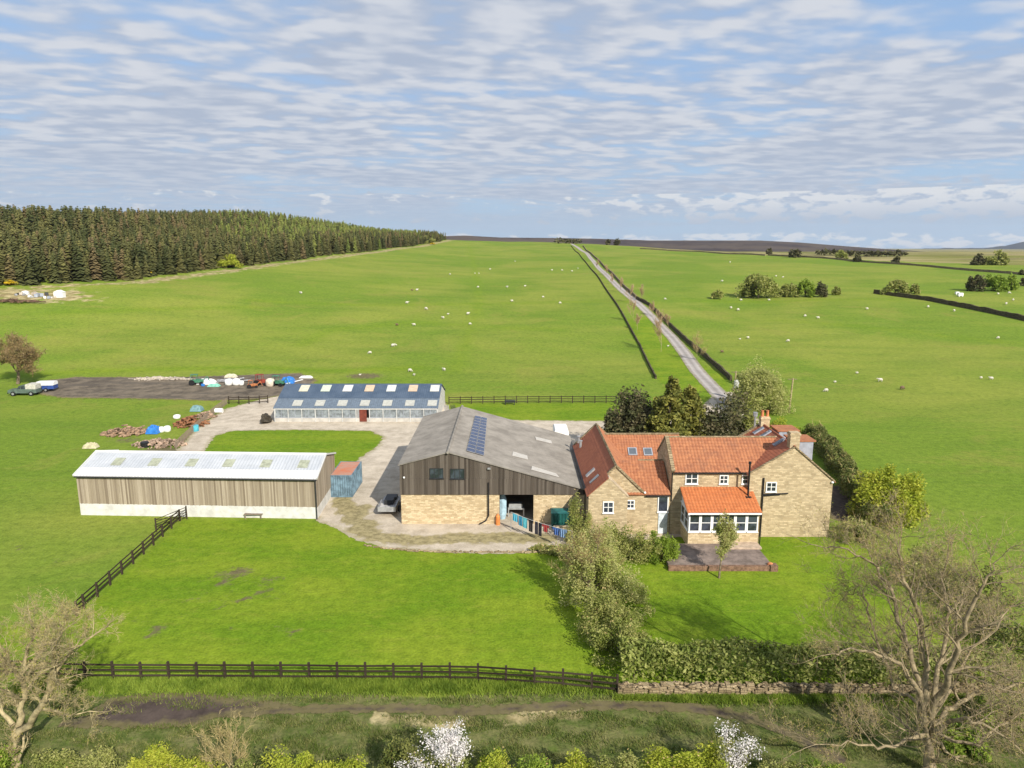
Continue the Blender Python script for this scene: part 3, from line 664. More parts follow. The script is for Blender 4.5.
# --- stable block ---------------------------------------------------
TY = 104.6; tx0, tx1 = -35.9, -11.3
st = thing('stable_block', (-23, TY, 0), 'long low stable block with blue sheeted roof and glazed white front bays', 'stable')
w = MB(); w.box(tx0, tx1, TY, TY+.15, 0, .62); obj('front_plinth', w, M['conc'], st)
w = MB(); w.box(tx0+.1, tx1-.1, TY+2.4, TY+2.55, 0, 3.0); w.prism([(TY+.15, 0), (TY+12.6, 0), (TY+12.6, 2.2), (TY+6.4, 4.5), (TY, 2.05)], 'X', tx0, tx0+.12); w.prism([(TY+.15, 0), (TY+12.6, 0), (TY+12.6, 2.2), (TY+6.4, 4.5), (TY, 2.05)], 'X', tx1-.12, tx1); w.box(tx0, tx1, TY+12.5, TY+12.6, 0, 2.2)
obj('wall', w, plain('pale_render', (.52,.51,.48), .85), st)
blue1 = NT('blue_sheeting'); c = blue1.mix(blue1.ss(blue1.noise(.5, 5, .65), .3, .7), (.050,.078,.122), (.078,.110,.160)); c = blue1.mix(blue1.ss(blue1.noise(3, 5, .7), .58, .74, 0, .5), c, (.16,.20,.22)); M['blue'] = blue1.color(c, .5, .35)
M['blue_pale'] = plain('faded_blue_sheet', (.125,.160,.205), .5, .12)
w = MB(); slope(w, (tx0-.15, TY-.15, 2.1), (tx1-tx0+.3, 0, 0), (0, 2.55, 1.0), 'corrugated'); obj('front_canopy', w, M['blue_pale'], st)
w = MB(); slope(w, (tx0-.15, TY+2.36, 3.13), (tx1-tx0+.3, 0, 0), (0, 4.04, 1.47), 'corrugated'); slope(w, (tx0-.15, TY+12.7, 2.3), (tx1-tx0+.3, 0, 0), (0, -6.3, 2.3), 'corrugated'); obj('roof', w, M['blue'], st)
for i in range(7):
    xx = tx0+2.55+i*3.42
    for (y0, z0, y1, z1) in ((TY+.35, 2.1+.23, TY+1.75, 2.1+.78), (TY+4.1, 3.13+.66, TY+5.9, 3.13+1.31)):
        w = MB(); w.add([(xx, y0, z0+.10), (xx+1.4, y0, z0+.10), (xx+1.4, y1, z1+.10), (xx, y1, z1+.10), (xx, y0, z0+.14), (xx+1.4, y0, z0+.14), (xx+1.4, y1, z1+.14), (xx, y1, z1+.14)], [(3,2,1,0),(4,5,6,7),(0,1,5,4),(1,2,6,5),(2,3,7,6),(3,0,4,7)])
        cc = ((.55,.53,.42),(.50,.55,.46),(.58,.58,.57),(.55,.42,.30),(.55,.57,.55),(.55,.42,.31),(.56,.56,.53))[i]
        if z0 < 3: cc = (.42,.42,.38)
        obj('rooflight', w, plain('rooflight_%d' % int(cc[0]*100+cc[2]*10), cc, .5, .1), st)
nb = 12; M['grey_white'] = plain('weathered_white', (.50,.51,.50), .7, .15)
for i in range(nb+1):
    xx = tx0+(tx1-tx0)*i/nb; w = MB(); w.box(xx-.06, xx+.06, TY-.06, TY+.1, 0, 2.1); obj('post', w, M['grey_white'], st)
w = MB(); w.box(tx0, tx1, TY-.12, TY-.03, 1.98, 2.14); obj('eaves_board', w, M['white'], st)
M['haze_glass'] = plain('dusty_glazing', (.22,.25,.27), .25, .3, 1.5, .6)
for i in range(nb):
    xx = tx0+(tx1-tx0)*i/nb; x2 = tx0+(tx1-tx0)*(i+1)/nb
    if i == 6: continue
    w = MB(); w.box(xx+.09, x2-.09, TY, TY+.05, .62, .70); w.box((xx+x2)/2-.03, (xx+x2)/2+.03, TY, TY+.05, .7, 1.98); w.box(xx+.5, xx+.54, TY, TY+.05, .7, 1.98); wn = obj('window', w, M['lead'], st)
    w = MB(); w.box(xx+.09, x2-.09, TY+.06, TY+.09, .7, 1.98); obj('pane', w, M['haze_glass'], wn)
xx = tx0+(tx1-tx0)*6.25/nb; w = MB(); w.box(xx, xx+1.1, TY-.03, TY+.06, .05, 1.95); obj('door', w, plain('red_brown_door', (.16,.04,.025)), st)
xx2 = tx0+(tx1-tx0)*6/nb; w = MB(); w.box(xx2+.1, xx-.02, TY, TY+.06, .62, 1.98); obj('wall_panel', w, M['grey_metal'], st)
for nm, lab, xa, mt in (('metal_hurdle', 'grey metal hurdles leaning at the right end of the stable block', -10.2, 'grey_metal'), ('board_stack', 'dark boards propped beside the right end of the stable block', -9.2, 'dark_metal')):
    w = MB()
    for k in range(4): w.add([(xa+k*.2, TY+.5, 0), (xa+k*.2+.06, TY+.5, 0), (xa+k*.2-.25, TY+2.6, 2.1), (xa+k*.2-.31, TY+2.6, 2.1), (xa+k*.2, TY+3.6, 0), (xa+k*.2+.06, TY+3.6, 0)], [(0,1,2,3),(3,2,5,4)])
    small(nm, w, mt, lab, 'metal sheets' if 'hurdle' in nm else 'boards')
w = MB(); w.blob((-37.2, 104.2, .55), (.8,1.2,.7), 5, amp=.3); small('rubbish_pile', w, plain('dark_scrap', (.05,.042,.03), .9, .4), 'dark heap of waste at the left end of the stable block', 'heap')

# --- cottage range --------------------------------------------------
CY = 61.7
cot = thing('stone_cottage', (9.5, CY, 0), 'single storey stone cottage range with orange and red tiled roofs and two skylights', 'cottage')
cx0, cx1, cap, cz0, czA = 7.0, 12.1, 9.44, 4.05, 6.45
w = MB(); w.prism([(cx0, 0), (cx1, 0), (cx1, 3.9), (cap, czA-.05), (cx0, cz0)], 'Y', CY, CY+15.6); obj('gable_wall', w, M['stone'], cot)
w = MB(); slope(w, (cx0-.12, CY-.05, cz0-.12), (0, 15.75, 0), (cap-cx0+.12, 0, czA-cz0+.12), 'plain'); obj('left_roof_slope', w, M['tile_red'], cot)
w = MB(); slope(w, (cx1+.0, CY-.05, 3.88), (0, 15.75, 0), (cap-cx1, 0, czA-3.88), 'pantile'); obj('right_roof_slope', w, M['tile'], cot)
w = MB(); w.tube([(cap, CY, czA+.1), (cap, CY+15.6, czA+.1)], .12, 6); obj('ridge_tiles', w, M['rubble'], cot)
def coping(parent, A, B, wd=.32, th=.16, mat='rubble'):
    w = MB(); w.bar(A, B, wd, th); return obj('coping', w, M[mat], parent)
coping(cot, (cx1+.1, CY+.02, 3.9), (cap, CY+.02, czA+.14)); coping(cot, (cx0, CY+15.5, cz0+.1), (cap, CY+15.5, czA+.14)); coping(cot, (cx1, CY+15.5, 4), (cap, CY+15.5, czA+.14)); coping(cot, (cx0+.0, CY+.02, cz0+.1), (cap, CY+.02, czA+.14))
# projecting gabled bay
PY = 60.4; w = MB(); w.prism([(6.85, 0), (10.35, 0), (10.35, 4.1), (8.62, 5.8), (6.85, 4.2)], 'Y', PY, CY-.002); obj('bay_wall', w, M['stone'], cot)
w = MB(); w.bar((10.42, PY+.35, 4.08), (8.6, PY+.35, 5.9), .7, .13); obj('bay_roof_slope', w, plain('pale_coping', (.50,.40,.28), .9), cot)
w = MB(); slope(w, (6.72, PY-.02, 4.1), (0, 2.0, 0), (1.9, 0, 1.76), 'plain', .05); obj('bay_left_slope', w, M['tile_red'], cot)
# front lean range
w = MB(); w.prism([(CY+.003, 0), (CY+6, 0), (CY+6, 4.0), (CY+3.25, 5.95), (CY+.003, 3.85)], 'X', cx1, 14.45); obj('link_wall', w, M['stone'], cot)
w = MB(); slope(w, (cx1-2.3, CY-.15, 3.82), (4.62, 0, 0), (0, 3.45, 2.2), 'pantile')
obj('link_roof', w, M['tile'], cot)
w = MB(); w.prism([(72.6, 0), (78, 0), (78, 3.8), (75.3, 5.75), (72.6, 3.8)], 'X', 11, 18); obj('rear_wall', w, M['stone'], cot)
w = MB(); slope(w, (9.7, 72.4, 3.72), (8.6, 0, 0), (0, 2.9, 2.06), 'pantile'); slope(w, (9.7, 78.1, 3.72), (8.6, 0, 0), (0, -2.8, 2.06), 'pantile'); obj('rear_roof', w, M['tile'], cot)
w = MB(); w.tube([(9.9, 75.3, 5.95), (18.3, 75.3, 5.95)], .11, 6); w.tube([(12.0, CY+3.3, 6.1), (14.4, CY+3.3, 6.1)], .1, 6); obj('ridge_tiles', w, M['rubble'], cot)
w = MB(); w.tube([(11.5, 72.3, 3.68), (18.3, 72.3, 3.68)], .09, 6); w.tube([(cx1+.1, CY-.2, 3.78), (14.4, CY-.2, 3.78)], .07, 6); w.tube([(cx0-.2, CY-1.3, 4.0), (cx0-.2, CY+15.5, 3.95)], .08, 6); obj('gutter', w, M['black'], cot)
def skylight(parent, o, u, v, nn_, wd, hg):
    o = Vector(o); u = Vector(u).normalized(); v = Vector(v).normalized(); nn_ = Vector(nn_).normalized()
    q = [o, o+u*wd, o+u*wd+v*hg, o+v*hg]; F6 = [(3,2,1,0),(4,5,6,7),(0,1,5,4),(1,2,6,5),(2,3,7,6),(3,0,4,7)]
    w = MB(); w.add([p+nn_*.0 for p in q]+[p+nn_*.13 for p in q], F6); s = obj('skylight', w, M['lead'], parent)
    c = sum(q, Vector())/4; q2 = [c+(p-c)*.78 for p in q]; w = MB(); w.add([p+nn_*.12 for p in q2]+[p+nn_*.145 for p in q2], F6); g = obj('pane', w, M['sky_glass'], s); return s
M['sky_glass'] = plain('skylight_glass', (.10,.12,.14), .1, .1, 1, .8)
for px in ((628.5,455.5), (644,455.8)):
    nv = Vector((0, 2.9, 2.06)).normalized(); nn_ = Vector((0, -nv.z, nv.y)); p = onPlane(*px, (10, 72.4, 3.82), nn_); skylight(cot, p, (1,0,0), nv, nn_, .95, 1.0)
vv = Vector((cap-cx0, 0, czA-cz0)).normalized(); nn_ = Vector((-vv.z, 0, vv.x))
for px, ln in (((587,477.5), 1.5), ((591,484.5), 1.1)):
    p = Vector(onPlane(*px, (cx0, CY, cz0+.1), nn_)); w = MB(); w.add([q+nn_*h for h in (0,.16) for q in (p, p+vv*1.1, p+vv*1.1+Vector((0,.45,0)), p+Vector((0,.45,0)))], [(3,2,1,0),(4,5,6,7),(0,1,5,4),(1,2,6,5),(2,3,7,6),(3,0,4,7)]); obj('skylight', w, M['grey_metal'], cot)
for px in ((578.5,443), (580.5,447.5)):
    p = Vector(onPlane(*px, (cx0, CY, cz0+.1), nn_)); w = MB(); w.tube([p, p+Vector((0,0,.7))], .14, 8); w.tube([p+Vector((0,0,.7)), p+Vector((0,0,.8))], .22, 8); obj('roof_vent', w, M['grey_metal'], cot)
def winpx(parent, ax, ay, bx, by, Y, **k):
    x0, z1 = onY(ax, ay, Y); x1, z0 = onY(bx, by, Y); return window(parent, x0, x1, z0, z1, Y, **k)
winpx(cot, 603, 501.5, 613.5, 513, PY-.03, cols=2, rows=2)
winpx(cot, 626.5, 500, 634.5, 508.5, CY-.03, cols=2, rows=2)
dr = winpx(cot, 658, 496, 668, 512, CY-.03, cols=1, rows=1)
x0, zt = onY(658.5, 512, CY); x1, _ = onY(667.5, 512, CY); w = MB(); w.box(x0, x1, CY-.06, CY+.02, .1, zt-.02); obj('door', w, plain('pale_blue_door', (.55,.60,.63)), cot)
w = MB(); a = onY(644.8, 493, CY-.1); w.blob((a[0], CY-.15, a[1]+.05), (.11,.11,.11), 1, 8, 6, 0); obj('kneeler', w, M['white'], cot)

# --- farmhouse ----------------------------------------------------
fh = thing('farmhouse', (20, CY, 0), 'two storey sandstone farmhouse with orange pantile roof, chimneys and sunroom', 'house')
hx0, hx1 = 14.5, 22.5; HY = 61.75; heZ, hrZ, hrY = 6.05, 8.3, 64.95
w = MB(); w.prism([(HY, 0), (HY+6.4, 0), (HY+6.4, heZ), (hrY, hrZ), (HY, heZ)], 'X', hx0, hx1-.3); obj('wall', w, M['stone'], fh)
w = MB(); slope(w, (hx0+.2, HY-.18, heZ-.12), (hx1-hx0+2.6, 0, 0), (0, hrY-HY+.18, hrZ-heZ+.12), 'pantile'); obj('front_roof_slope', w, M['tile'], fh)
w = MB(); slope(w, (hx0+.2, HY+6.55, heZ-.12), (hx1-hx0+2.6, 0, 0), (0, -3.4, hrZ-heZ+.12), 'pantile'); obj('rear_roof_slope', w, M['tile'], fh)
w = MB(); w.tube([(hx0, hrY, hrZ+.1), (25, hrY, hrZ+.1)], .10, 6); obj('ridge_tiles', w, M['rubble'], fh)
coping(fh, (hx0+.12, HY-.1, heZ+.0), (hx0+.12, hrY, hrZ+.15), .34, .2); coping(fh, (hx0+.12, HY+6.5, heZ), (hx0+.12, hrY, hrZ+.15), .34, .2)
w = MB(); w.tube([(hx0+.2, HY-.26, heZ-.1), (21.3, HY-.26, heZ-.1)], .07, 6); w.tube([(hx0+.05, HY-.1, heZ-.1), (hx0+.05, HY-.1, 3.2)], .05, 6); obj('gutter', w, M['black'], fh)
for a in ((685.6,473,697.8,484), (719.6,475,728,484), (742,475,748.5,484)): winpx(fh, *a[:2], a[2], a[3], HY-.03, cols=2 if a[0] < 740 else 1, rows=2)
# right hand gabled block
gx0, gx1, gap_ = 21.4, 28.9, 25.25; GY = 61.1; gzL, gzR, gzA = 6.0, 5.35, 8.45
w = MB(); w.prism([(gx0, 0), (gx1, 0), (gx1, gzR), (gap_, gzA), (gx0, gzL)], 'Y', GY, GY+8.6); obj('gable_wall', w, M['stone'], fh)
gl = Vector((gap_-gx0, 0, gzA-gzL)); gr_ = Vector((gap_-gx1, 0, gzA-gzR))
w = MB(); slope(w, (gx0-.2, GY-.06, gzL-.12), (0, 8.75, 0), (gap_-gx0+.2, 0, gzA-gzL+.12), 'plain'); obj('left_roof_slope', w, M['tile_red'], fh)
w = MB(); slope(w, (gx1+.2, GY-.06, gzR-.16), (0, 8.75, 0), (gap_-gx1-.2, 0, gzA-gzR+.16), 'plain'); obj('right_roof_slope', w, M['tile'], fh)
w = MB(); w.tube([(gap_, GY, gzA+.1), (gap_, GY+8.6, gzA+.1)], .09, 6); obj('ridge_tiles', w, M['tile_red'], fh)
for A, B in (((gx0-.1, GY+8.5, gzL+.1), (gap_, GY+8.5, gzA+.15)), ((gx1+.1, GY+8.5, gzR+.1), (gap_, GY+8.5, gzA+.15))): coping(fh, A, B, .34, .18)
for A, B in (((gx0-.15, GY-.02, gzL+.02), (gap_, GY-.02, gzA+.1)), ((gx1+.15, GY-.02, gzR-.02), (gap_, GY-.02, gzA+.1))): coping(fh, A, B, .2, .12)
for yy, hh in ((GY+2.4, .55), (GY+6.1, .75)):     # two lead clad dormers behind the ridge
    w = MB(); w.box(26.1, 27.9, yy, yy+2.0, 6.3, 8.35); d_ = obj('dormer', w, M['lead'], fh)
    w = MB(); w.box(25.9, 28.1, yy-.1, yy+2.1, 8.35, 8.47); obj('dormer_roof', w, M['tile'], d_)
glv = gl.normalized(); gln = Vector((-glv.z, 0, glv.x))
for px in ((754.5,434.5), (761.5,438), (774.5,446.5)):
    p = onPlane(*px, (gx0, GY, gzL+.1), gln); skylight(fh, p, (0,1,0), glv, gln, .45, 1.15)
def chimney(cx, cy, z0, z1, sx, sy, pots, mat):
    w = MB(); w.box(cx-sx/2, cx+sx/2, cy-sy/2, cy+sy/2, z0, z1); w.box(cx-sx/2-.06, cx+sx/2+.06, cy-sy/2-.06, cy+sy/2+.06, z1-.25, z1-.1); ch = obj('chimney', w, M[mat], fh)
    for k in range(pots):
        w = MB(); xx = cx+(k-(pots-1)/2)*.5; w.tube([(xx, cy, z1), (xx, cy, z1+.1), (xx, cy, z1+.55), (xx, cy, z1+.62)], [.18,.15,.13,.16], 10); obj('chimney_pot', w, M['terracotta'], ch)
chimney(25.3, GY+.6, 8.0, 9.75, .85, .75, 0, 'stone'); chimney(25.35, GY+8.2, 8.1, 9.35, .85, .6, 2, 'stone_pale')
w = MB(); w.tube([(24.5, GY+8.5, 7.5), (24.5, GY+8.5, 9.3)], .09, 8); w.tube([(24.5, GY+8.5, 9.3), (24.5, GY+8.5, 9.7)], .24, 8); obj('flue_cowl', w, M['grey_metal'], fh)
winpx(fh, 766.3, 482, 776.2, 491.8, GY-.03, cols=2, rows=2)
w = MB(); x_, z_ = onY(764, 478, GY-.1); w.tube([(x_, GY-.1, z_), (x_, GY-.1, .1)], .07, 6); x2_, z2_ = onY(763, 494.5, GY-.1); x3_, z3_ = onY(788, 493.5, GY-.1); w.tube([(x2_, GY-.1, z2_), (x3_, GY-.1, z3_)], .06, 6); w.tube([(x2_, GY-.1, z2_-.12), (x3_-.7, GY-.1, z3_-.12)], .05, 6); obj('downpipe', w, M['black'], fh)
w = MB(); x_, z_ = onY(832, 482, GY); w.blob((x_, GY-.1, z_), (.13,.13,.1), 3, 8, 6, 0); obj('wall_lamp', w, M['white'], fh)
# sunroom
sx0, sx1, SY = 15.5, 21.75, 58.85
w = MB(); w.box(sx0, sx1, SY, SY+.25, .0, 1.36); w.box(sx0, sx0+.25, SY+.25, HY, 0, 1.36); w.box(sx1-.2, sx1, SY+.25, GY, 0, 3.2); obj('sunroom_wall', w, M['stone_pale'], fh)
w = MB(); slope(w, (sx0-.2, SY-.25, 3.22), (sx1-sx0+.25, 0, 0), (0, 3.15, 1.28), 'pantile'); obj('sunroom_roof', w, M['tile_new'], fh)
w = MB(); w.box(sx0-.15, sx1, SY-.32, SY-.22, 3.1, 3.28); w.box(sx0-.1, sx0+.02, SY, HY-.05, 3.2, 3.3); w.prism([(SY, 3.1), (HY, 3.1), (HY, 4.45)], 'X', sx0+.03, sx0+.2); obj('sunroom_fascia', w, M['white'], fh)
nwn = 6
for i in range(nwn):
    a = sx0+(sx1-.15-sx0)*i/nwn; b = sx0+(sx1-.15-sx0)*(i+1)/nwn; window(fh, a+.01, b-.01, 1.42, 3.1, SY+.03, 1, 2, fw=.11)
for i in range(2): window(fh, SY+.3+i*1.3, SY+1.5+i*1.3, 1.42, 3.1, sx0+.03, 1, 2, axis='X', fw=.1)
w = MB(); xf_, zf_ = onY(747, 492, 60.9); w.tube([(xf_, 60.6, 4.0), (xf_, 60.6, 7.1)], .085, 8); w.tube([(xf_, 60.6, 7.1), (xf_, 60.6, 7.3)], .14, 8); w.box(xf_-.25, xf_+.25, 60.3, 60.9, 4.0, 4.12); obj('flue', w, M['black'], fh)
w = MB(); w.tube([(sx0, SY-.3, 3.1), (sx1, SY-.3, 3.1)], .05, 6); w.tube([(sx1+.05, SY-.1, 3.2), (sx1+.05, SY-.1, .1)], .05, 6); obj('sunroom_gutter', w, M['black'], fh)
# terrace
w = MB(); w.box(12.9, 21.4, 54.4, SY-.01, 0, .34); terr = small('terrace', w, 'x' if False else plain('terrace_paving', (.21,.165,.14), .9, .25, 1.5), 'raised paved terrace in front of the sunroom', 'terrace')
w = MB(); w.box(12.8, 21.5, 54.1, 54.4, 0, .42); w.box(21.1, 21.7, 54.0, 54.6, 0, .5); obj('edging_wall', w, plain('brick_edging', (.20,.12,.08), .9, .3, 4), terr)
w = MB(); w.box(18.6, 21.6, 57.6, SY-.02, .34, .5); obj('step', w, plain('step_paving', (.46,.36,.27), .9, .2), terr)

# ------------------------------------------------------------------ vegetation
def quads_at(C, size, up=.3, aspect=1.6, seed=0, normals=None):
    """one leaf or leaf-clump quad at every centre"""
    g = np.random.default_rng(seed); n_ = len(C); C = np.asarray(C)
    a = g.normal(size=(n_, 3)); a[:,2] *= .6; a /= np.linalg.norm(a, axis=1)[:, None]
    b = g.normal(size=(n_, 3)); b[:,2] += up; b -= (b*a).sum(1)[:, None]*a; b /= np.linalg.norm(b, axis=1)[:, None]
    s = (size*g.uniform(.6, 1.4, n_))[:, None]; A = a*s*.5*aspect; B = b*s*.5
    V = np.stack([C-A, C+B*.8-A*.1, C+A, C-B*.8+A*.1], 1).reshape(-1, 3); return V, np.arange(n_*4).reshape(-1, 4)
def crown_points(c, r, n_, seed, clumps=24, tight=.33, floor=None, shell=.55):
    g = np.random.default_rng(seed); c = np.array(c); r = np.array(r)
    d = g.normal(size=(clumps, 3)); d /= np.linalg.norm(d, axis=1)[:, None]; q = d*(g.uniform(shell, 1, clumps)**.6)[:, None]
    q[:,2] = np.abs(q[:,2])*1.0-.35*g.random(clumps)
    k = g.integers(0, clumps, n_); rad = g.uniform(.6, 1.25, clumps)[k]*tight
    o = g.normal(size=(n_, 3)); o /= np.linalg.norm(o, axis=1)[:, None]; o *= (g.random(n_)**.45*rad)[:, None]
    P = c+(q[k]+o)*r
    if floor is not None: P = P[P[:,2] > floor]
    return P
def grow(base, h, r0, seed, levels=4, spread=.75, kids=(3, 5), wig=.18, lean=(0,0), up=.25, taper=.72, first=.28, lenf=.62, split=None, droop=0.):
    """recursive branching: returns list of (points, radii, level) and the tips"""
    rr = random.Random(seed); out = []; tips = []
    def br(p, d, L, r, lv):
        n_ = 5 if lv == 0 else 4; pts = [p]; rad = [r]; q = p
        for i in range(n_):
            d = (d+Vector((rr.uniform(-1,1), rr.uniform(-1,1), rr.uniform(-.6,.9)))*wig+Vector((0,0,up*.25-droop*lv*.1))).normalized()
            q = q+d*(L/n_); pts.append(q); rad.append(r*(1-(1-taper*.62)*(i+1)/n_))
        out.append((pts, rad, lv))
        if lv >= levels: tips.append((pts[-1], d)); return
        nk = rr.randint(*kids)+(1 if lv == 0 else 0)
        for k in range(nk):
            t = rr.uniform(first, 1.0) if lv == 0 else rr.uniform(.2, 1.0)
            i = min(n_-1, int(t*n_)); s = pts[i].lerp(pts[i+1], t*n_-i)
            ang = rr.uniform(.45, 1.1)*spread*(1.25 if lv == 0 else 1); az = rr.uniform(0, 2*pi)+k*2.4
            a = d.cross(Vector((.3, .9, .2))).normalized(); b = d.cross(a)
            nd = (d*cos(ang)+(a*cos(az)+b*sin(az))*sin(ang)).normalized()
            br(s, nd, L*lenf*rr.uniform(.75, 1.2), max(.008, rad[i]*rr.uniform(.5, .68)), lv+1)
        br(pts[-1], d, L*lenf*rr.uniform(.8, 1.1), rad[-1]*.9, lv+1)
    br(Vector(base), Vector((lean[0], lean[1], 1)).normalized(), h*(.36 if split is None else split), r0, 0)
    return out, tips
def limb_tree(base, limbs, r0, seed, levels=4, gap=.75, l1=2.2, wig=.3, lenf=.68):
    """a trunk with given main limbs, each [(x,y,z), ...]; finer branches are grown along them"""
    rr = random.Random(seed); out = []
    def br(p, d, L, r, lv):
        n_ = 5; pts = [p]; rad = [r]; q = p
        for i in range(n_):
            d = (d+Vector((rr.uniform(-1,1), rr.uniform(-1,1), rr.uniform(-.7,.9)))*wig).normalized(); q = q+d*(L/n_); pts.append(q); rad.append(r*(1-.55*(i+1)/n_))
        out.append((pts, rad, lv))
        if lv >= levels: return
        for k in range(rr.randint(3, 4)):
            i = rr.randint(1, n_-1); az = rr.uniform(0, 2*pi); a = d.cross(Vector((.3,.9,.2))).normalized(); b = d.cross(a); ang = rr.uniform(.5, 1.15)
            br(pts[i], (d*cos(ang)+(a*cos(az)+b*sin(az))*sin(ang)+Vector((0,0,.12))).normalized(), L*lenf*rr.uniform(.7,1.15), max(.007, rad[i]*rr.uniform(.5,.7)), lv+1)
        br(pts[-1], d, L*lenf, rad[-1]*.9, lv+1)
    for rad0, L in limbs:
        P = []; L = [Vector(p) for p in L]
        for a, b in zip(L[:-1], L[1:]):
            for k in range(4): t = k/4; P.append(a.lerp(b, t)+Vector((rr.uniform(-1,1), rr.uniform(-1,1), rr.uniform(-1,1)))*min(.16, (b-a).length*.07))
        P.append(L[-1]); P[0] = L[0]; n_ = len(P); rad = [max(.02, rad0*(1-.86*(i/(n_-1))**.8)) for i in range(n_)]; out.append((P, rad, 0))
        tot = sum((b-a).length for a, b in zip(L[:-1], L[1:])); m_ = int(tot/gap)
        for k in range(m_):
            s = .22+.78*(k+rr.random())/m_; i = min(n_-2, int(s*(n_-1))); d = (P[i+1]-P[i]).normalized(); az = rr.uniform(0, 2*pi); a = d.cross(Vector((.3,.9,.2))).normalized(); b = d.cross(a); ang = rr.uniform(.5, 1.2)
            br(P[i], (d*cos(ang)+(a*cos(az)+b*sin(az))*sin(ang)+Vector((0,0,.25))).normalized(), l1*(1.15-.5*s)*rr.uniform(.6, 1.2), rad[i]*rr.uniform(.35, .6), 1)
        br(P[-1], (P[-1]-P[-2]).normalized(), l1*.6, rad[-1], 2)
    return out, []
def twig_ribbons(branches, lv, jitter_n, length, width, seed, droop=.0):
    """thin twigs scattered along the finest branches, as slender three-cornered slivers"""
    g = np.random.default_rng(seed); P = []; D = []
    for pts, rad, l in branches:
        if l < lv: continue
        for i in range(len(pts)-1): P.append(pts[i]); D.append(pts[i+1]-pts[i])
    P = np.array(P); D = np.array(D); k = g.integers(0, len(P), jitter_n); t = g.random(jitter_n)[:, None]
    s = P[k]+D[k]*t; dn = D[k]/np.maximum(1e-6, np.linalg.norm(D[k], axis=1))[:, None]
    d = dn*.7+g.normal(size=(jitter_n, 3))*.55; d[:,2] += .15-droop; d /= np.linalg.norm(d, axis=1)[:, None]
    L = (length*g.uniform(.4, 1.3, jitter_n))[:, None]; w = np.cross(d, g.normal(size=(jitter_n, 3))); w /= np.linalg.norm(w, axis=1)[:, None]; w *= width
    mid = s+d*L*.55+g.normal(size=(jitter_n, 3))*.06*L
    V = np.stack([s-w, s+w, mid+w*.7, mid-w*.7, s+d*L+w*.12, s+d*L-w*.12], 1).reshape(-1, 3)
    b = np.arange(jitter_n)[:, None]*6; F = np.concatenate([b+np.array([[0,1,2,3]]), b+np.array([[3,2,4,5]])]); return V, F, s+d*L
def wood_mesh(branches, maxlv, sides=(7,5,4,3,3)):
    mb = MB()
    for pts, rad, l in branches:
        if l <= maxlv: mb.tube(pts, rad, sides[min(l, 4)], cap=False)
    return mb
def bare_tree(name, base, h, r0, seed, label, cat='tree', group=None, bark='bark', twig='twig_grey', ntw=6000, Rr=None, limbs=None, tl=.5, tw=.008, buds=0, budmat='bud', budsize=.05, tmin=2, **k):
    t = thing(name, base, label, cat, group)
    if limbs: br, tips = limb_tree(base, limbs, r0, seed, **k)
    else: br, tips = grow(base, h, r0, seed, **k)
    if limbs: h = max(q.z for b_ in br for q in b_[0])-base[2]; Rr = None
    B3 = Vector(base); pz = max(q.z for b_ in br for q in b_[0])-base[2]; hx = sorted(math.hypot(q.x-B3.x, q.y-B3.y) for b_ in br for q in b_[0])[-12]
    fz = h/pz; fx = (Rr/hx) if Rr else fz
    br = [([Vector((B3.x+(q.x-B3.x)*fx, B3.y+(q.y-B3.y)*fx, B3.z+(q.z-B3.z)*fz)) for q in b_[0]], b_[1], b_[2]) for b_ in br]
    obj('trunk', wood_mesh(br, 9), M[bark], t, smooth=True, fix=False)
    V, Fq, ends = twig_ribbons(br, tmin, ntw, tl, tw, seed+1); npobj('crown', V, Fq, M[twig], t, base)
    if buds:
        g = np.random.default_rng(seed+2); E_ = ends[g.integers(0, len(ends), buds)]+g.normal(size=(buds, 3))*.06*tl/.5; V, Fq = quads_at(E_, budsize, seed=seed+3); npobj('leaves', V, Fq, M[budmat], t, base)
    return t
def leafy(name, base, r, h, label, cat, leaf, n_=5000, size=.12, seed=1, clumps=24, group=None, z0=.25, bark='bark_dark', trunk=None, tight=.36, shell=.5, extra=None):
    """bush or tree: stems plus a crown of leaf-sized faces in clumps; r = (rx, ry), crown from z0*h to h"""
    t = thing(name, base, label, cat, group); rr = random.Random(seed); c = (base[0], base[1], base[2]+h*(z0*.9+.12)); rad = (r[0], r[1], h*(.80-.72*z0)); n_ = int(n_*1.3)
    P = crown_points(c, rad, n_, seed, clumps, tight, floor=base[2]+.03, shell=shell)
    w = MB()
    if trunk: w.tube([base, (base[0]+rr.uniform(-.1,.1)*h*.3, base[1], base[2]+h*.4), (base[0]+rr.uniform(-.2,.2), base[1], base[2]+h*.8)], [trunk, trunk*.7, trunk*.2], 7)
    for k in range(9 if n_ > 1500 else 5):
        e = P[rr.randrange(len(P))]; b0 = Vector(base)+Vector((rr.uniform(-.15,.15), rr.uniform(-.15,.15), (rr.uniform(.1,.5)*h*.6 if trunk else 0))); m_ = b0.lerp(Vector(e), .5)+Vector((rr.uniform(-.2,.2), rr.uniform(-.2,.2), .15))
        s = (trunk or .05)*.5; w.tube([b0, m_, e], [s, s*.6, s*.15], 5)
    obj('trunk' if trunk else 'stem', w, M[bark], t, fix=False)
    V, Fq = quads_at(P, size, seed=seed+5); npobj('crown' if trunk else 'foliage', V, Fq, M[leaf], t, base)
    if extra:
        mt, fn, fs = extra; g = np.random.default_rng(seed+9); Q = P[g.integers(0, len(P), fn)]; Q = Q+(Q-np.array(c))*.10; Q = Q[Q[:,2] > c[2]+.2*h]; V, Fq = quads_at(Q, fs, seed=seed+7, aspect=1.0); tag(npobj('twigs', V, Fq, M[mt], t, base), kind='stuff')
    return t
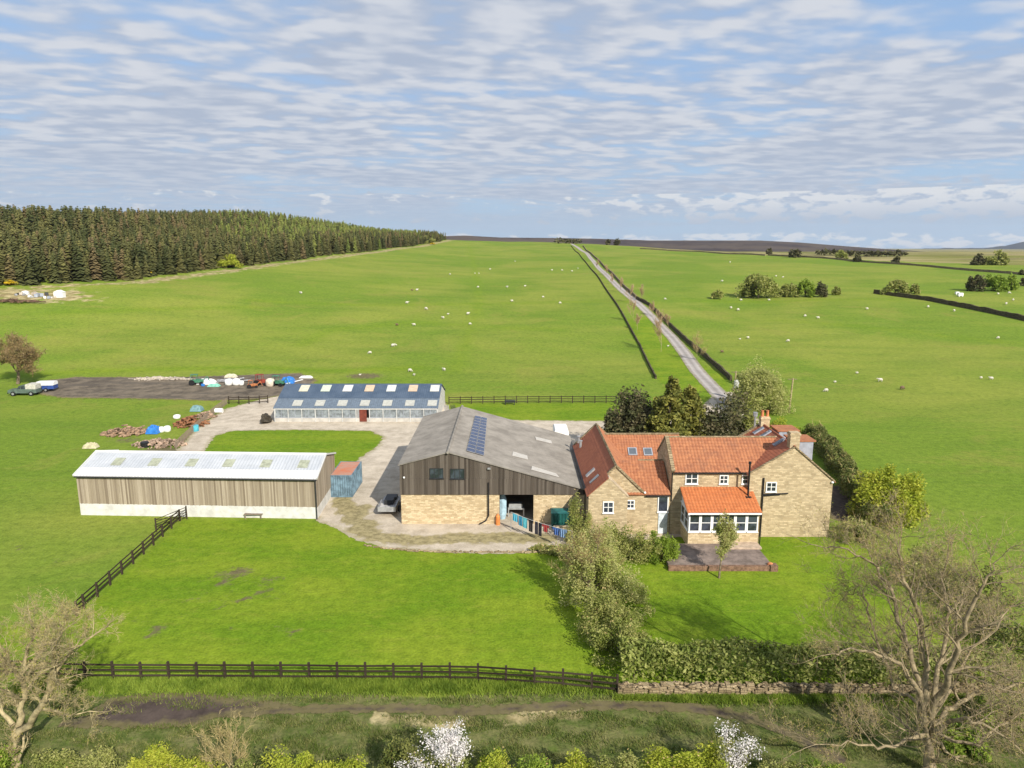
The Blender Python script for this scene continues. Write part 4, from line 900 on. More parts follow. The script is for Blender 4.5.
M['leaf_yellow'] = mat_leaf('yellow_green_leaves', (.32,.37,.035), (.50,.50,.07), (.30,.37,.035), trans=0.4)
M['leaf_olive'] = mat_leaf('olive_leaves', (.27,.295,.07), (.44,.43,.16), (.20,.25,.045), trans=0.4)
M['leaf_willow'] = mat_leaf('willow_leaves', (.36,.375,.11), (.54,.53,.23), (.29,.34,.07), trans=0.4)
M['leaf_green'] = mat_leaf('green_leaves', (.20,.30,.035), (.33,.41,.06), (.14,.22,.025), trans=0.4)
M['leaf_dark'] = mat_leaf('dark_leaves', (.05,.062,.022), (.115,.115,.05), (.15,.125,.065), trans=0.25)
M['leaf_conifer'] = mat_leaf('golden_conifer', (.19,.20,.04), (.33,.31,.07), (.11,.13,.03), trans=0.3)
M['leaf_hedge'] = mat_leaf('laurel_leaves', (.19,.24,.04), (.42,.43,.14), (.13,.18,.03), trans=0.35)
M['leaf_hedge_dark'] = mat_leaf('hawthorn_hedge', (0.065,0.091,0.023), (0.156,0.182,0.039), (0.221,0.221,0.065), trans=.2)
M['blossom'] = mat_leaf('white_blossom', (.72,.68,.66), (.86,.83,.82), trans=.3)
M['gorse'] = mat_leaf('gorse_flower', (0.550,0.352,0.011), (0.620,0.462,0.022), (0.132,0.143,0.033), trans=.1)
M['twig_olive'] = mat_leaf('olive_buds', (.26,.21,.08), (.36,.24,.11), (.20,.20,.07))
M['tuft'] = mat_leaf('rough_grass_blades', (.13,.18,.03), (.30,.28,.11), (.09,.14,.02))
M['tuft_green'] = mat_leaf('lush_grass_blades', (.10,.155,.02), (.20,.245,.05))
def mat_spruce(name, a, b, c):
    n = NT(name); r = n.math('FRACT', n.math('ADD', n.attr('tint'), n.objrand())); col = n.mix(n.ss(r, .1, .9), a, b)
    col = n.mix(n.ss(n.math('FRACT', n.math('MULTIPLY', r, 5.7)), .74, .9, 0, .75), col, c)
    col = n.mix(n.ss(n.geo.outputs['Random Per Island'], 0, 1, 0, .5), col, n.mix(1., col, (1.7,1.6,1.4), 'MULTIPLY')); return n.color(col, .85, .1)
M['spruce'] = mat_spruce('spruce_needles', (.050,.060,.023), (.105,.104,.038), (.14,.105,.055))
M['larch'] = mat_spruce('larch_needles', (.11,.145,.035), (.165,.185,.05), (.09,.10,.04))

# the plantation
def spruce_arrays(seed, h=1.0):
    g = np.random.default_rng(seed); V = []; Fq = []; tiers = 19
    for i in range(tiers):
        z = .06+.92*i/tiers+g.uniform(-.01,.01); R_ = (.25*(1-z)**.68+.010)*g.uniform(.85,1.15); nb_ = 9 if i < 10 else 6
        for k in range(nb_):
            a = 2*pi*(k+g.random())/nb_; R2 = R_*g.uniform(.7,1.2); w_ = R2*.34+.006; dz = R2*g.uniform(.15,.5)
            ca, sa = cos(a), sin(a); b = len(V)
            V += [(ca*.01-sa*w_*.3, sa*.01+ca*w_*.3, z+.035), (ca*R2*.6-sa*w_, sa*R2*.6+ca*w_, z-dz*.35), (ca*R2, sa*R2, z-dz), (ca*R2*.6+sa*w_, sa*R2*.6-ca*w_, z-dz*.35)]; Fq.append((b, b+1, b+2, b+3))
    return np.array(V), np.array(Fq)
SV = [spruce_arrays(s) for s in range(6)]
SPRUCE = []
g = np.random.default_rng(5)
yv = 190.
rows_s = np.concatenate([np.arange(1, 40, 3.4), np.arange(40, 150, 6.0)])
for s in rows_s:
    y_ = 150.
    while y_ < 820:
        y_ += (3.4 if y_ < 380 else 4.6)*g.uniform(.5, 1.6)
        yy = y_+g.normal()*1.2; xx = float(edge_x(yy))-s-g.normal()*1.1; 
        if xx/yy < -.80: continue
        SPRUCE.append((xx, yy, e1(xx, yy), (g.uniform(9.4, 13.4) if y_ < 640 else g.uniform(7, 11))*(.8+.2*min(1, s/8)), s))
SPRUCE = [p for p in SPRUCE if not (p[1] > 620 and p[4] > 90)]
def shown(p):                                # bigger in view first: near ones of the front rows
    return p[3]/p[1]*(1.0 if p[4] < 12 else .62)
SPRUCE.sort(key=shown, reverse=True)
def is_larch(p):
    u = p[0]/p[1]; return (u > -.42 and g.random() < np.clip((u+.44)*5, 0, .9)*np.clip((p[4]-8)/25, .08, 1)) 
meshes = []
for i, (V, Fq) in enumerate(SV):
    for mt in ('spruce', 'larch'):
        me_o = npobj('spruce_tree' if mt == 'spruce' else 'larch_tree', V, Fq, M[mt]); 
        mb = MB().tube([(0,0,0),(0,0,.5),(0,0,.96)], [.018,.01,.002], 5); tr = obj('trunk', mb, M['bark_dark'])
        meshes.append((mt, me_o.data, tr.data)); bpy.data.objects.remove(me_o); bpy.data.objects.remove(tr)
FRONT = 300; cnt = 0
ms = {k: [m for m in meshes if m[0] == k] for k in ('spruce', 'larch')}
stuffV = {'spruce': [], 'larch': []}; stuffT = {'spruce': [], 'larch': []}
for i, p in enumerate(SPRUCE):
    kind = 'larch' if is_larch(p) else 'spruce'
    if i < FRONT:
        m_ = ms[kind][i % 6]; nm = 'spruce_tree' if kind == 'spruce' else 'larch_tree'
        o = bpy.data.objects.new(nm, None); COL.objects.link(o); o.location = p[:3]; sc_ = p[3]; o.rotation_euler = (0, 0, g.uniform(0, 6.28)); wd_ = sc_*g.uniform(.85, 1.25); o.scale = (wd_, wd_, sc_)
        tag(o, ('dark green spruce in the conifer plantation on the left slope' if kind == 'spruce' else 'pale green larch among the dark conifers of the plantation on the left'), 'conifer', 'conifers in the plantation')
        for nm2, d_ in (('crown', m_[1]), ('trunk', m_[2])):
            c = bpy.data.objects.new(nm2, d_); COL.objects.link(c); c.parent = o
    else:
        V, Fq = SV[i % 6]; a = g.uniform(0, 6.28); wd_ = p[3]*g.uniform(.85, 1.25)
        x_ = V[:,0]*cos(a)-V[:,1]*sin(a); y_ = V[:,0]*sin(a)+V[:,1]*cos(a)
        stuffV[kind].append(np.column_stack([x_*wd_+p[0], y_*wd_+p[1], V[:,2]*p[3]+p[2]])); stuffT[kind].append(np.full(len(V), g.random()))
for kind in ('spruce', 'larch'):
    V = np.concatenate(stuffV[kind]); o = npobj('spruce_plantation' if kind == 'spruce' else 'larch_plantation', V, np.arange(len(V)).reshape(-1, 4), M[kind], attrs=dict(tint=np.concatenate(stuffT[kind])))
    tag(o, 'dense mass of dark spruces filling the plantation behind its front trees' if kind == 'spruce' else 'pale green larches scattered through the back of the plantation', 'plantation', kind='stuff')
del stuffV
for i, (px, py, r_, hh) in enumerate(((6, 285, 3.2, 1.6), (72, 278.5, 1.8, 1.2), (142, 274.5, 4.5, 1.7), (432, 244.5, 3, 1.5))):
    b = G(px, py); leafy('gorse_bush', b, (r_, r_*.5), hh, ['yellow gorse in flower at the left frame edge below the conifers', 'small patch of yellow gorse below the dark conifers on the left', 'wide yellow gorse in flower at the foot of the plantation', 'orange yellow gorse at the far tip of the plantation'][i], 'gorse', 'gorse', 900, .35, 60+i, 12, 'gorse by the plantation')
b = G(229, 268); leafy('willow_bush', b, (5, 4), 5.5, 'pale green round bush at the edge of the conifer plantation', 'bush', 'leaf_yellow', 2200, .5, 71)
for i, (px, py) in enumerate(((414, 238), (419, 239), (425, 240.5), (431, 242))):
    b = G(px, py+2); leafy('birch_tree', b, (5, 5), 9-i, 'brownish budding tree at the far end of the conifer plantation, %s from left' % ['first', 'second', 'third', 'last'][i], 'tree', 'leaf_olive', 500, .9, 80+i, 10, 'budding trees at the tip of the plantation', trunk=.15)

# big trees behind the house
def place(px, Y, z=0): return (ray(px, 300)[0]/ray(px, 300)[1]*Y, Y, z)
def at_ground(px, py): return G(px, py)
leafy('holm_oak', (15.2, 85.5, 0), (3.7, 3.2), 10.6, 'dark grey green evergreen tree, left of the three behind the cottages', 'tree', 'leaf_dark', 12000, .26, 101, 46, z0=.0, trunk=.25)
leafy('evergreen_tree', (25.0, 84.5, 0), (4.3, 3.2), 9.0, 'very dark bushy evergreen, right of the golden conifer behind the farmhouse', 'tree', 'leaf_dark', 12000, .26, 102, 46, z0=.0, trunk=.25)
leafy('evergreen_shrub', (29.2, 84.5, 0), (1.9, 2.2), 6.6, 'olive green shrub beside the drive behind the farmhouse ridge', 'shrub', 'leaf_olive', 4500, .2, 103, 18, z0=.0)
leafy('laurel_shrub', (12.2, 84.5, 0), (2.0, 1.8), 6.0, 'low dark shrub left of the evergreens beside the concrete yard', 'shrub', 'leaf_dark', 4500, .22, 104, 14, z0=.0)
def conifer(base, h, r, label, seed, n_=9000):
    g = np.random.default_rng(seed); t = thing('golden_conifer', base, label, 'conifer')
    w = MB(); w.tube([base, (base[0], base[1], base[2]+h*.95)], [.22,.02], 7)
    P = []
    for k in range(90):
        z = g.uniform(.02, .97); a = g.uniform(0, 2*pi); L = r*(1-z)**.65*g.uniform(.7, 1.1)+.15
        for _ in range(n_//90): s = g.random()**.5; aa = a+g.normal()*.22; P.append((base[0]+cos(aa)*L*s, base[1]+sin(aa)*L*s, base[2]+h*z-s*L*.15+g.normal()*.22))
        if k % 3 == 0: w.bar((base[0], base[1], base[2]+h*z), (base[0]+cos(a)*L*.8, base[1]+sin(a)*L*.8, base[2]+h*z-.1*L), .05, .05)
    obj('trunk', w, M['bark_dark'], t, fix=False); V, Fq = quads_at(np.array(P), .27, seed=seed); npobj('crown', V, Fq, M['leaf_conifer'], t, base)
conifer((18.8, 82.5, 0), 11.0, 4.2, 'golden green conifer, tallest of the trees behind the house', 111, 14000)
conifer((21.6, 84.0, 0), 9.6, 3.4, 'smaller golden conifer between its taller neighbour and the dark evergreen', 112, 10000)

# shrubs along the hedge behind the farmhouse, and the hedge
b = G(759, 412); bare_tree('sallow_tree', b, 6.4, .12, 121, 'large round sallow with pale green catkins behind the farmhouse', ntw=9000, tl=.8, tw=.012, buds=9000, budmat='leaf_willow', budsize=.13, levels=4, spread=1.0, first=.05, split=.20, lenf=.74, kids=(3,4), bark='bark', twig='leaf_willow')
leafy('sallow_bush', (b[0]+.3, b[1]+.5, b[2]), (4.2, 3.6), 8.6, 'dense pale green foliage of a sallow bush beside the utility pole', 'bush', 'leaf_willow', 17000, .19, 122, 60, z0=.0, shell=.45)
for i, (px, py, r_, h_, mt) in enumerate(((780, 426, 1.9, 2.1, 'leaf_yellow'), (796, 433, 2.0, 1.9, 'leaf_yellow'), (808, 440, 1.6, 1.9, 'leaf_olive'), (738, 420, 1.5, 2.6, 'leaf_olive'), (742, 378, 1.2, 2.6, 'leaf_olive'))):
    b = G(px, py+6); leafy('hedge_bush', b, (r_, r_), h_, ['bright yellow green bush right of the rear chimney', 'yellow green bush further along the hedge top behind the chimneys', 'olive bush where the tall hedge starts behind the house', 'olive bush beside the drive left of the rear chimney', 'small greenish bush at the road wall end by the sallow'][i], 'bush', mt, 2200, .16, 130+i, 14, z0=0)
def hedge(name, pts, wd, h, label, leaf, dens=60, size=.16, seed=1, group=None, wav=.22, twigs=None):
    """a hedge along a line; leaves fill an uneven box over a twiggy core"""
    pts = [Vector((p[0], p[1], 0)) for p in pts]; g = np.random.default_rng(seed); base = (pts[0].x, pts[0].y, e1(pts[0].x, pts[0].y)); t = thing(name, base, label, 'hedge', group)
    P = []; core = MB(); L0 = 0
    for a, b in zip(pts[:-1], pts[1:]):
        L = (b-a).length; d = (b-a)/L; nr = np.array((-d.y, d.x)); n_ = int(L*dens); s = g.random(n_)*L
        th = g.uniform(0, pi, n_); rr_ = g.uniform(.72, 1.06, n_); sp = s+L0
        hh = h*(1+wav*.5*np.sin(sp*1.1)+wav*.4*np.sin(sp*2.7+1)+wav*.3*g.normal(size=n_)*.5); ww = wd/2*(1+.25*np.sin(sp*.8+2)+.12*g.normal(size=n_))
        cx = np.sign(np.cos(th))*np.abs(np.cos(th))**.6; cz = np.abs(np.sin(th))**.5
        off = cx*ww*rr_; x = a.x+d.x*s+nr[0]*off; y = a.y+d.y*s+nr[1]*off; z = E(x, y)+cz*hh*rr_*.97+.05
        P.append(np.column_stack([x, y, z])); k = max(2, int(L/1.5))
        for i in range(k):
            q = a+d*(L*(i+.5)/k); zz = e1(q.x, q.y); core.tube([(q.x, q.y, zz), (q.x+.2, q.y, zz+h*.45), (q.x-.1, q.y+.15, zz+h*.8)], [.06,.04,.01], 5)
        L0 += L
    P = np.concatenate(P); obj('stem', core, M['bark_dark'], t, fix=False)['kind'] = 'stuff'; V, Fq = quads_at(P, size, seed=seed); npobj('foliage', V, Fq, M[leaf], t, base)
    if twigs:
        g2 = P[g.integers(0, len(P), twigs)]; d = g.normal(size=(twigs, 3)); d[:,2] = np.abs(d[:,2])+.6; d *= .22; w_ = g.normal(size=(twigs, 3))*.012
        V = np.stack([g2-w_, g2+w_, g2+d+w_*.3, g2+d-w_*.3], 1).reshape(-1, 3); npobj('twigs', V, np.arange(twigs*4).reshape(-1, 4), M['twig_grey'], t, base)['kind'] = 'stuff'
    return t
hl = gp([(806, 440), (818, 455), (834, 478), (850, 502), (868, 532)])
hedge('garden_hedge', [(p[0]+1.0, p[1]) for p in hl], 2.3, 2.2, 'tall dark hedge running back behind the right side of the farmhouse', 'leaf_hedge_dark', 900, .15, 141, twigs=1500, wav=.12)
b = G(891, 522); leafy('yellow_sallow', (b[0], b[1]+1.2, 0), (3.3, 2.6), 5.6, 'bright yellow green bush beyond the gable end of the farmhouse', 'bush', 'leaf_yellow', 11000, .18, 142, 44, z0=0, extra=('twig_tan', 200, .1))
for i, (px, py, r_, h_, mt, nm) in enumerate(((855, 540, 1.8, 2.2, 'leaf_olive', 'bramble_bush'), (925, 580, 2.4, 3.0, 'leaf_olive', 'elder_bush'), (975, 610, 2.6, 3.4, 'leaf_hedge_dark', 'holly_bush'), (1010, 650, 2.4, 3.0, 'leaf_hedge_dark', 'holly_bush'), (1000, 720, 1.6, 1.8, 'leaf_green', 'bramble_bush'), (960, 745, 1.2, 1.3, 'leaf_green', 'bramble_bush'))):
    b = G(px, py); leafy(nm, b, (r_, r_), h_, ['olive bush at the right foot of the farmhouse gable', 'olive bush between the yellow bush and the bare tree', 'dark bush behind the bare tree crown, upper of the two at the right', 'dark bush nearest the right frame edge behind the bare tree', 'green brambles right of the big bare tree trunk', 'low green brambles close to the foot of the big bare tree'][i], 'bush', mt, 3000, .15, 150+i, 20, z0=0, extra=('twig_grey', 150, .1) if i in (0, 1) else None)
hedge('laurel_hedge', [(6.6, 39.6), (12, 39.4), (18, 39.2), (24, 39.0), (30, 38.6)], 2.3, 2.15, 'broad yellow green clipped hedge above the rubble wall in front of the garden', 'leaf_hedge', 620, .17, 161, wav=.10)
w = MB()
rr = random.Random(3); x_ = 6.25
while x_ < 31:
    wl = rr.uniform(.22, .5); w.box(x_, x_+wl-.006, 37.58+rr.uniform(-.07,.07), 38.0+rr.uniform(-.04,.04), 0, .62+rr.uniform(-.14,.12)); x_ += wl
for k in range(420): xx = rr.uniform(6.3, 30.9); w.blob((xx, rr.uniform(37.5, 37.95), rr.choice([rr.uniform(.1, .6), rr.uniform(.55,.75)])), (rr.uniform(.1,.22), .1, rr.uniform(.06,.12)), k, 6, 4, .2)
small('rubble_wall', w, 'rubble', 'low rubble stone wall below the garden hedge beside the dirt path', 'stone wall')

# the clump between lawn and garden
for i, (px, Y, rx, ry, h_, mt, nn_, lab, nm) in enumerate((
    (603, 52.0, 2.3, 2.0, 5.3, 'leaf_willow', 7000, 'tallest grey green willow in front of the cottage window', 'willow_tree'),
    (598, 48.4, 2.2, 1.9, 5.0, 'leaf_willow', 7000, 'pale leafy willow left of the garden between lawn and house', 'willow_tree'),
    (628, 47.6, 2.4, 1.9, 4.2, 'leaf_willow', 6500, 'yellow green shrub at the near right side of the willow clump', 'shrub'),
    (616, 44.4, 2.2, 1.7, 3.8, 'leaf_olive', 6000, 'olive shrub in the willow clump just behind the fence end', 'shrub'),
    (632, 41.6, 2.1, 1.5, 2.9, 'leaf_olive', 5000, 'low olive shrub at the left end of the clipped hedge', 'shrub'),
    (652, 56.6, 2.2, 1.6, 3.4, 'leaf_olive', 5000, 'dark olive shrub under the cottage door window', 'shrub'),
    (672, 56.2, 1.5, 1.3, 3.0, 'leaf_green', 4200, 'bright green shrub at the left end of the terrace', 'shrub'),
    (628, 57.2, 2.1, 1.4, 3.3, 'leaf_olive', 4600, 'olive shrub against the cottage bay wall', 'shrub'),
    (583, 59.6, 1.3, 1.1, 5.0, 'leaf_olive', 4600, 'narrow upright shrub at the corner between barn and cottage', 'shrub'),
    (572, 57.2, 1.6, .9, 1.3, 'leaf_olive', 1800, 'low straggly shrub under the green shed', 'shrub'),
    (549, 58.0, 1.4, .7, .8, 'leaf_olive', 1200, 'lowest dry shrub at the gravel edge by the washing line', 'shrub'))):
    leafy(nm, place(px, Y), (rx, ry), h_, lab, 'tree' if nm == 'willow_tree' else 'shrub', mt, nn_, .10, 200+i, 30, None, z0=.0, trunk=.12 if nm == 'willow_tree' else None, extra=('twig_grey', 200, .10) if mt != 'leaf_green' else None, shell=.5, tight=.30)
bare_tree('willow_sapling', place(592, 49), 5.6, .09, 231, 'twiggy half bare willow rising through the shrub clump', ntw=5000, tl=.5, tw=.007, buds=3500, budmat='leaf_willow', budsize=.09, levels=4, spread=.9, first=.1, split=.3)
gb = G(719, 578); bare_tree('apple_tree', gb, 5.0, .09, 241, 'small budding garden tree in front of the sunroom terrace', ntw=2200, tl=.35, tw=.006, buds=7000, Rr=1.6, budmat='leaf_willow', budsize=.09, levels=3, spread=.85, first=.45, split=.42, kids=(3,4), lenf=.6)

# big bare trees in the foreground
def P3(px, py, Y): x, z = onY(px, py, Y); return (x, Y, z)
b = G(931, 775); Y0 = b[1]; T = (b[0], b[1], 0)
def LM(r, *pts): return (r, [P3(px, py, Y0+dy) for px, py, dy in pts])
limbs = [(.38, [T, P3(929, 748, Y0), P3(925, 722, Y0+.1)]),
  LM(0.184, (925,722,.1), (918,690,.3), (900,664,.8), (880,655,1.2), (850,650,1.3), (826,655,1.0)),
  LM(0.177, (924,724,.1), (917,680,1.0), (905,640,2.0), (893,600,3.0), (878,568,3.4), (848,548,3.2), (815,545,3.0)),
  LM(0.184, (926,722,.1), (927,670,.2), (920,620,-.2), (905,580,-.4), (897,552,-.2), (902,532,0)),
  LM(0.163, (928,722,.1), (940,670,1.6), (948,620,2.6), (941,580,3.2), (948,548,3.4)),
  LM(0.190, (930,722,.1), (946,680,-.6), (957,640,-1.2), (975,600,-1.6), (988,578,-1.8), (998,560,-1.6)),
  LM(0.163, (931,724,.1), (960,700,.8), (990,690,1.6), (1030,684,2.2), (1070,670,2.4)),
  LM(0.116, (924,735,.0), (905,742,-.8), (880,748,-1.5), (850,742,-2.0), (805,748,-2.2)),
  LM(0.136, (932,730,.0), (965,716,-1.4), (1000,735,-2.4), (1035,760,-2.8)),
  LM(0.11, (932,732,.0), (975,745,-.6), (1010,720,.4), (1050,700,.8)), LM(0.10, (931,740,0), (960,758,1.2), (1000,750,2.4), (1040,735,3.0)),
  LM(0.109, (933,715,.1), (975,650,3.2), (1010,610,4.6), (1040,590,5.2)),
  LM(0.102, (921,705,.2), (895,690,3.2), (868,610,5.0), (860,585,5.6), (842,600,6.0))]
bare_tree('bare_ash_tree', T, 13.6, .50, 307, 'huge bare spreading tree in the right foreground with tangled grey twigs', bark='bark_tree', twig='twig_grey', ntw=13000, limbs=limbs, tl=.34, tw=.0065, buds=14000, budmat='bud', budsize=.04, levels=4, tmin=3, gap=.72, l1=2.1)
b = G(15, 768); Y0 = b[1]; T = (b[0], b[1], 0)
limbs = [(.30, [T, P3(15, 737, Y0)]), LM(0.192, (15,740,0), (20,715,.2), (25,690,.4), (24,660,.6), (34,630,.9), (30,618,1.0)), LM(0.200, (16,740,0), (36,712,-.3), (50,686,-.6), (60,662,-.9), (82,645,-1.0), (105,628,-.8)),
  LM(0.136, (13,725,0), (-4,706,.6), (-25,690,1.2)), LM(0.120, (25,690,.4), (8,660,-.6), (-8,630,-1.4)), LM(0.120, (50,688,-.6), (52,650,-1.8), (62,630,-2.2), (58,618,-2.4)), LM(0.104, (24,670,.5), (52,640,2.2), (80,618,3.2)), LM(0.096, (40,708,-.4), (70,716,.6), (98,712,1.2)), LM(0.096, (20,700,.2), (-5,680,-1.8), (-20,650,-2.6)), LM(0.088, (25,680,.4), (44,648,-.2), (46,628,0))]
bare_tree('bare_oak_tree', T, 8.9, .34, 412, 'pale bare tree with yellowish twigs in the left foreground corner', bark='bark_pale', twig='twig_tan', ntw=8000, limbs=limbs, tl=.24, tw=.006, buds=4000, budmat='bud', budsize=.045, levels=4, tmin=3, gap=.55, l1=1.2)
b = G(232, 790); bare_tree('bare_shrub', (b[0], b[1], 0), 4.6, .08, 421, 'small bare tan shrub at the lower edge left of the white blossom', cat='shrub', bark='bark_pale', twig='twig_tan', ntw=2600, Rr=1.9, tl=.3, tw=.006, levels=3, spread=.5, first=.02, split=.30, lenf=.7, kids=(3,4), up=.5, tmin=2)
b = G(18, 384); bare_tree('field_oak', b, 10.2, .32, 431, 'lone round rusty crowned tree beside the parked pickup at the left', bark='bark', twig='twig_rust', ntw=11000, Rr=6.2, tl=.6, tw=.022, buds=9000, budmat='twig_olive', budsize=.16, levels=4, spread=.95, first=.5, split=.26, lenf=.7, kids=(3,5), tmin=3)
# foreground hedge of shrubs, one after another
fg = [(-26, 30.5, 1.7, 2.1, 'leaf_green'), (-19.6, 30.2, 1.6, 2.2, 'leaf_olive'), (-17.4, 30.4, 1.7, 2.7, 'leaf_yellow'), (-14.9, 29.8, 1.4, 2.3, 'leaf_yellow'), (-12.6, 29.6, 1.2, 2.1, 'leaf_olive'), (-10.3, 30.0, 1.5, 2.4, 'leaf_yellow'), (-8.0, 29.9, 1.3, 2.5, 'leaf_yellow'), (-5.6, 30.2, 1.4, 3.0, 'leaf_hedge_dark'), (-1.1, 29.9, 1.0, 2.7, 'leaf_yellow'), (.9, 29.8, 1.3, 2.4, 'leaf_green'), (3.0, 29.7, 1.4, 2.4, 'leaf_yellow'), (5.2, 29.6, 1.3, 2.3, 'leaf_olive'), (7.3, 29.9, 1.4, 2.5, 'leaf_yellow'), (9.2, 30.3, 1.5, 2.9, 'leaf_yellow'), (12.9, 29.9, 1.4, 2.0, 'leaf_olive'), (15.0, 29.6, 1.2, 1.9, 'leaf_green'), (-22, 30.8, 1.5, 1.7, 'leaf_olive')]
fgl = ['green bush behind the leftmost foreground tree', 'olive bush right of the left foreground tree', 'largest yellow green bush left of the small bare shrub', 'yellow green bush behind the small bare shrub', 'olive bush just right of the small bare shrub', 'yellow green bush midway between bare shrub and white blossom', 'yellow green bush two to the left of the white blossom', 'dark green bush touching the left side of the large white blossom bush', 'narrow upright yellow bush just right of the large white blossom bush', 'low green bush below the dirt path at the frame bottom', 'yellow green bush near the middle of the lower edge', 'olive bush left of the paired yellow bushes at the lower edge', 'yellow green bush left of the second white blossom', 'tall yellow green bush with the second white blossom beside it', 'olive bush between the second white blossom and the big bare tree', 'small green bush left of the big bare tree trunk', 'olive undergrowth at the foot of the left foreground tree']
for i, (x, y, r_, h_, mt) in enumerate(fg):
    leafy('hedgerow_bush', (x, y, 0), (r_*1.18, 1.3), h_*1.02, fgl[i], 'bush', mt, 7000, .08, 500+i, 22, 'hedgerow bushes along the lower edge', z0=0, shell=.35, extra=('twig_grey', 120, .08))

for i, (x, y, r_, h_, lab, nb_) in enumerate(((-3.15, 30.4, 1.55, 4.05, 'large white blossoming blackthorn at the middle of the lower edge', 5200), (10.7, 30.6, 1.35, 3.5, 'smaller white blossoming blackthorn right of the yellow bushes', 1900))):
    t = leafy('blackthorn', (x, y, 0), (r_*.9, 1.2), h_*.85, lab, 'blossom bush', 'leaf_olive', 2200, .08, 540+i, 18, z0=0)
    br, tips = grow((x, y, 0), h_, .05, 560+i, levels=3, spread=.62, first=.05, split=.36, lenf=.66, kids=(4,5), up=.35)
    hz_ = max(q.z for b_ in br for q in b_[0])/h_; br = [([Vector((x+(q.x-x)*1.8, y+(q.y-y)*1.1, q.z/hz_)) for q in b_[0]], b_[1], b_[2]) for b_ in br]
    obj('branch', wood_mesh(br, 9), M['bark_dark'], t, fix=False); V, Fq, ends = twig_ribbons(br, 2, nb_, .22, .004, 570+i); ends = ends+np.random.default_rng(9).normal(size=ends.shape)*.05
    V, Fq = quads_at(ends, .075, aspect=1.1, seed=5); npobj('blossom', V, Fq, M['blossom'], t, (x, y, 0))
# rough grass tufts
def tufts(name, pts, h, mat, label, seed):
    g = np.random.default_rng(seed); n_ = len(pts); pts = np.asarray(pts); d = g.normal(size=(n_, 3))*.45; d[:,2] = 1; d *= (h*g.uniform(.5, 1.4, n_))[:, None]; a = g.uniform(0, 2*pi, n_); w_ = np.stack([np.cos(a), np.sin(a), a*0], -1)*.022
    V = np.stack([pts-w_, pts+w_, pts+d*.6+w_*.6, pts+d], 1).reshape(-1, 3); o = npobj(name, V, np.arange(n_*4).reshape(-1, 4), M[mat]); return tag(o, label, 'grass', kind='stuff')
g = np.random.default_rng(21); N_ = 90000; X_ = g.uniform(-30, 30, N_); Y_ = g.uniform(30.5, 37.4, N_); clump = np.sin(X_*1.7+np.sin(Y_*2.1)*2)+np.sin(Y_*3.3+X_*.7)+g.normal(size=N_)*.7
pcl = resample(dense(gp([(60,724),(110,722),(200,716),(300,709),(400,709),(470,712),(560,706),(640,706),(700,709),(745,717),(790,734),(850,765)]), 10), .6); dpath = linedist(X_, Y_, [tuple(p) for p in pcl[::3]])
k = (clump > .1) & (dpath > .55); tufts('rough_grass', np.column_stack([X_, Y_, 0*X_])[k], .16, 'tuft', 'rough tussocky grass on both sides of the dirt path', 22)
X_ = g.uniform(-30, 30, 60000); Y_ = np.where(X_ > 6, 37.5-np.abs(g.normal(size=60000))*.28, 38.6+g.normal(size=60000)*.45); X_, Y_ = X_[linedist(X_, Y_, [tuple(p) for p in pcl[::3]]) > .5], Y_[linedist(X_, Y_, [tuple(p) for p in pcl[::3]]) > .5]; tufts('verge_grass', np.column_stack([X_, Y_, 0*X_]), .27, 'leaf_green', 'lush green grass along the foot of the fence and rubble wall', 23)

# trees and thickets in the far fields, largest first
far = [(758,298,19,22,'twig_grey','leaf_olive','large grey budding tree in the field right of the road'), (717,299,6,8,'bark','leaf_olive','small round tree left of the large grey one in the right field'),(747,298,7,13,'x','leaf_hedge_dark','dark tree touching the left of the large grey budding tree'),
 (785,297,6,11,'x','leaf_olive','small tree right of the large grey tree, first of a short row'),(793,297,6,12,'x','leaf_olive','second small tree of the short row in the right field'),(805,297,9,15,'x','leaf_green','greenest and widest tree of the short row in the right field'),(821,297,6,12,'x','leaf_dark','thin brown tree at the right end of the short row'),(836,295,4,8,'x','leaf_olive','faint sapling standing alone right of the short row'),
 (895,295,12,14,'x','leaf_olive','low tree at the start of the dark field wall'),(914,294,5,9,'x','leaf_olive','small grey sapling by the dark field wall'),
 (975,291,9,14,'x','leaf_dark','dark green tree left of a pair beyond the dark wall'),(995,291,11,15,'x','leaf_green','brighter green tree in the middle beyond the dark wall'),(1011,290,6,14,'x','leaf_green','green tree right of the middle one beyond the dark wall'),(1023,286,3,7,'x','leaf_dark','dark tree at the right frame edge beyond the wall'),
 (978,265,7,8,'x','leaf_dark','far dark tree left of the far group at the right'),(987,265,5,6,'x','leaf_olive','small tree in the middle of the far group at the right'),(998,265,9,12,'x','leaf_olive','largest tree of the far group near the right horizon'),(896,263,4,5,'x','leaf_dark','tiny dark bush on the far field boundary'),
 (795,257.5,6,7,'x','leaf_dark','far dark bush where the right hand field meets the moor'),(857,262,4,6,'x','leaf_dark','far small bush on the moor edge'),(841,259,6,8,'x','leaf_olive','far olive bush on the moor edge'),(769,254,3,5,'x','leaf_dark','far dark bush on the skyline field edge'),(608,245,2.5,5,'x','leaf_dark','tiny tree right of the road near the skyline'),(617,245.5,2.5,6,'x','leaf_dark','tiny taller tree right of the road near the skyline'), (1022,275,3,4,'x','leaf_dark','tiny dark bush at the right edge below the far group')]
def px2m(px, py, n_): b = G(px, py); return n_*math.hypot(b[1], 0)*1.02/F
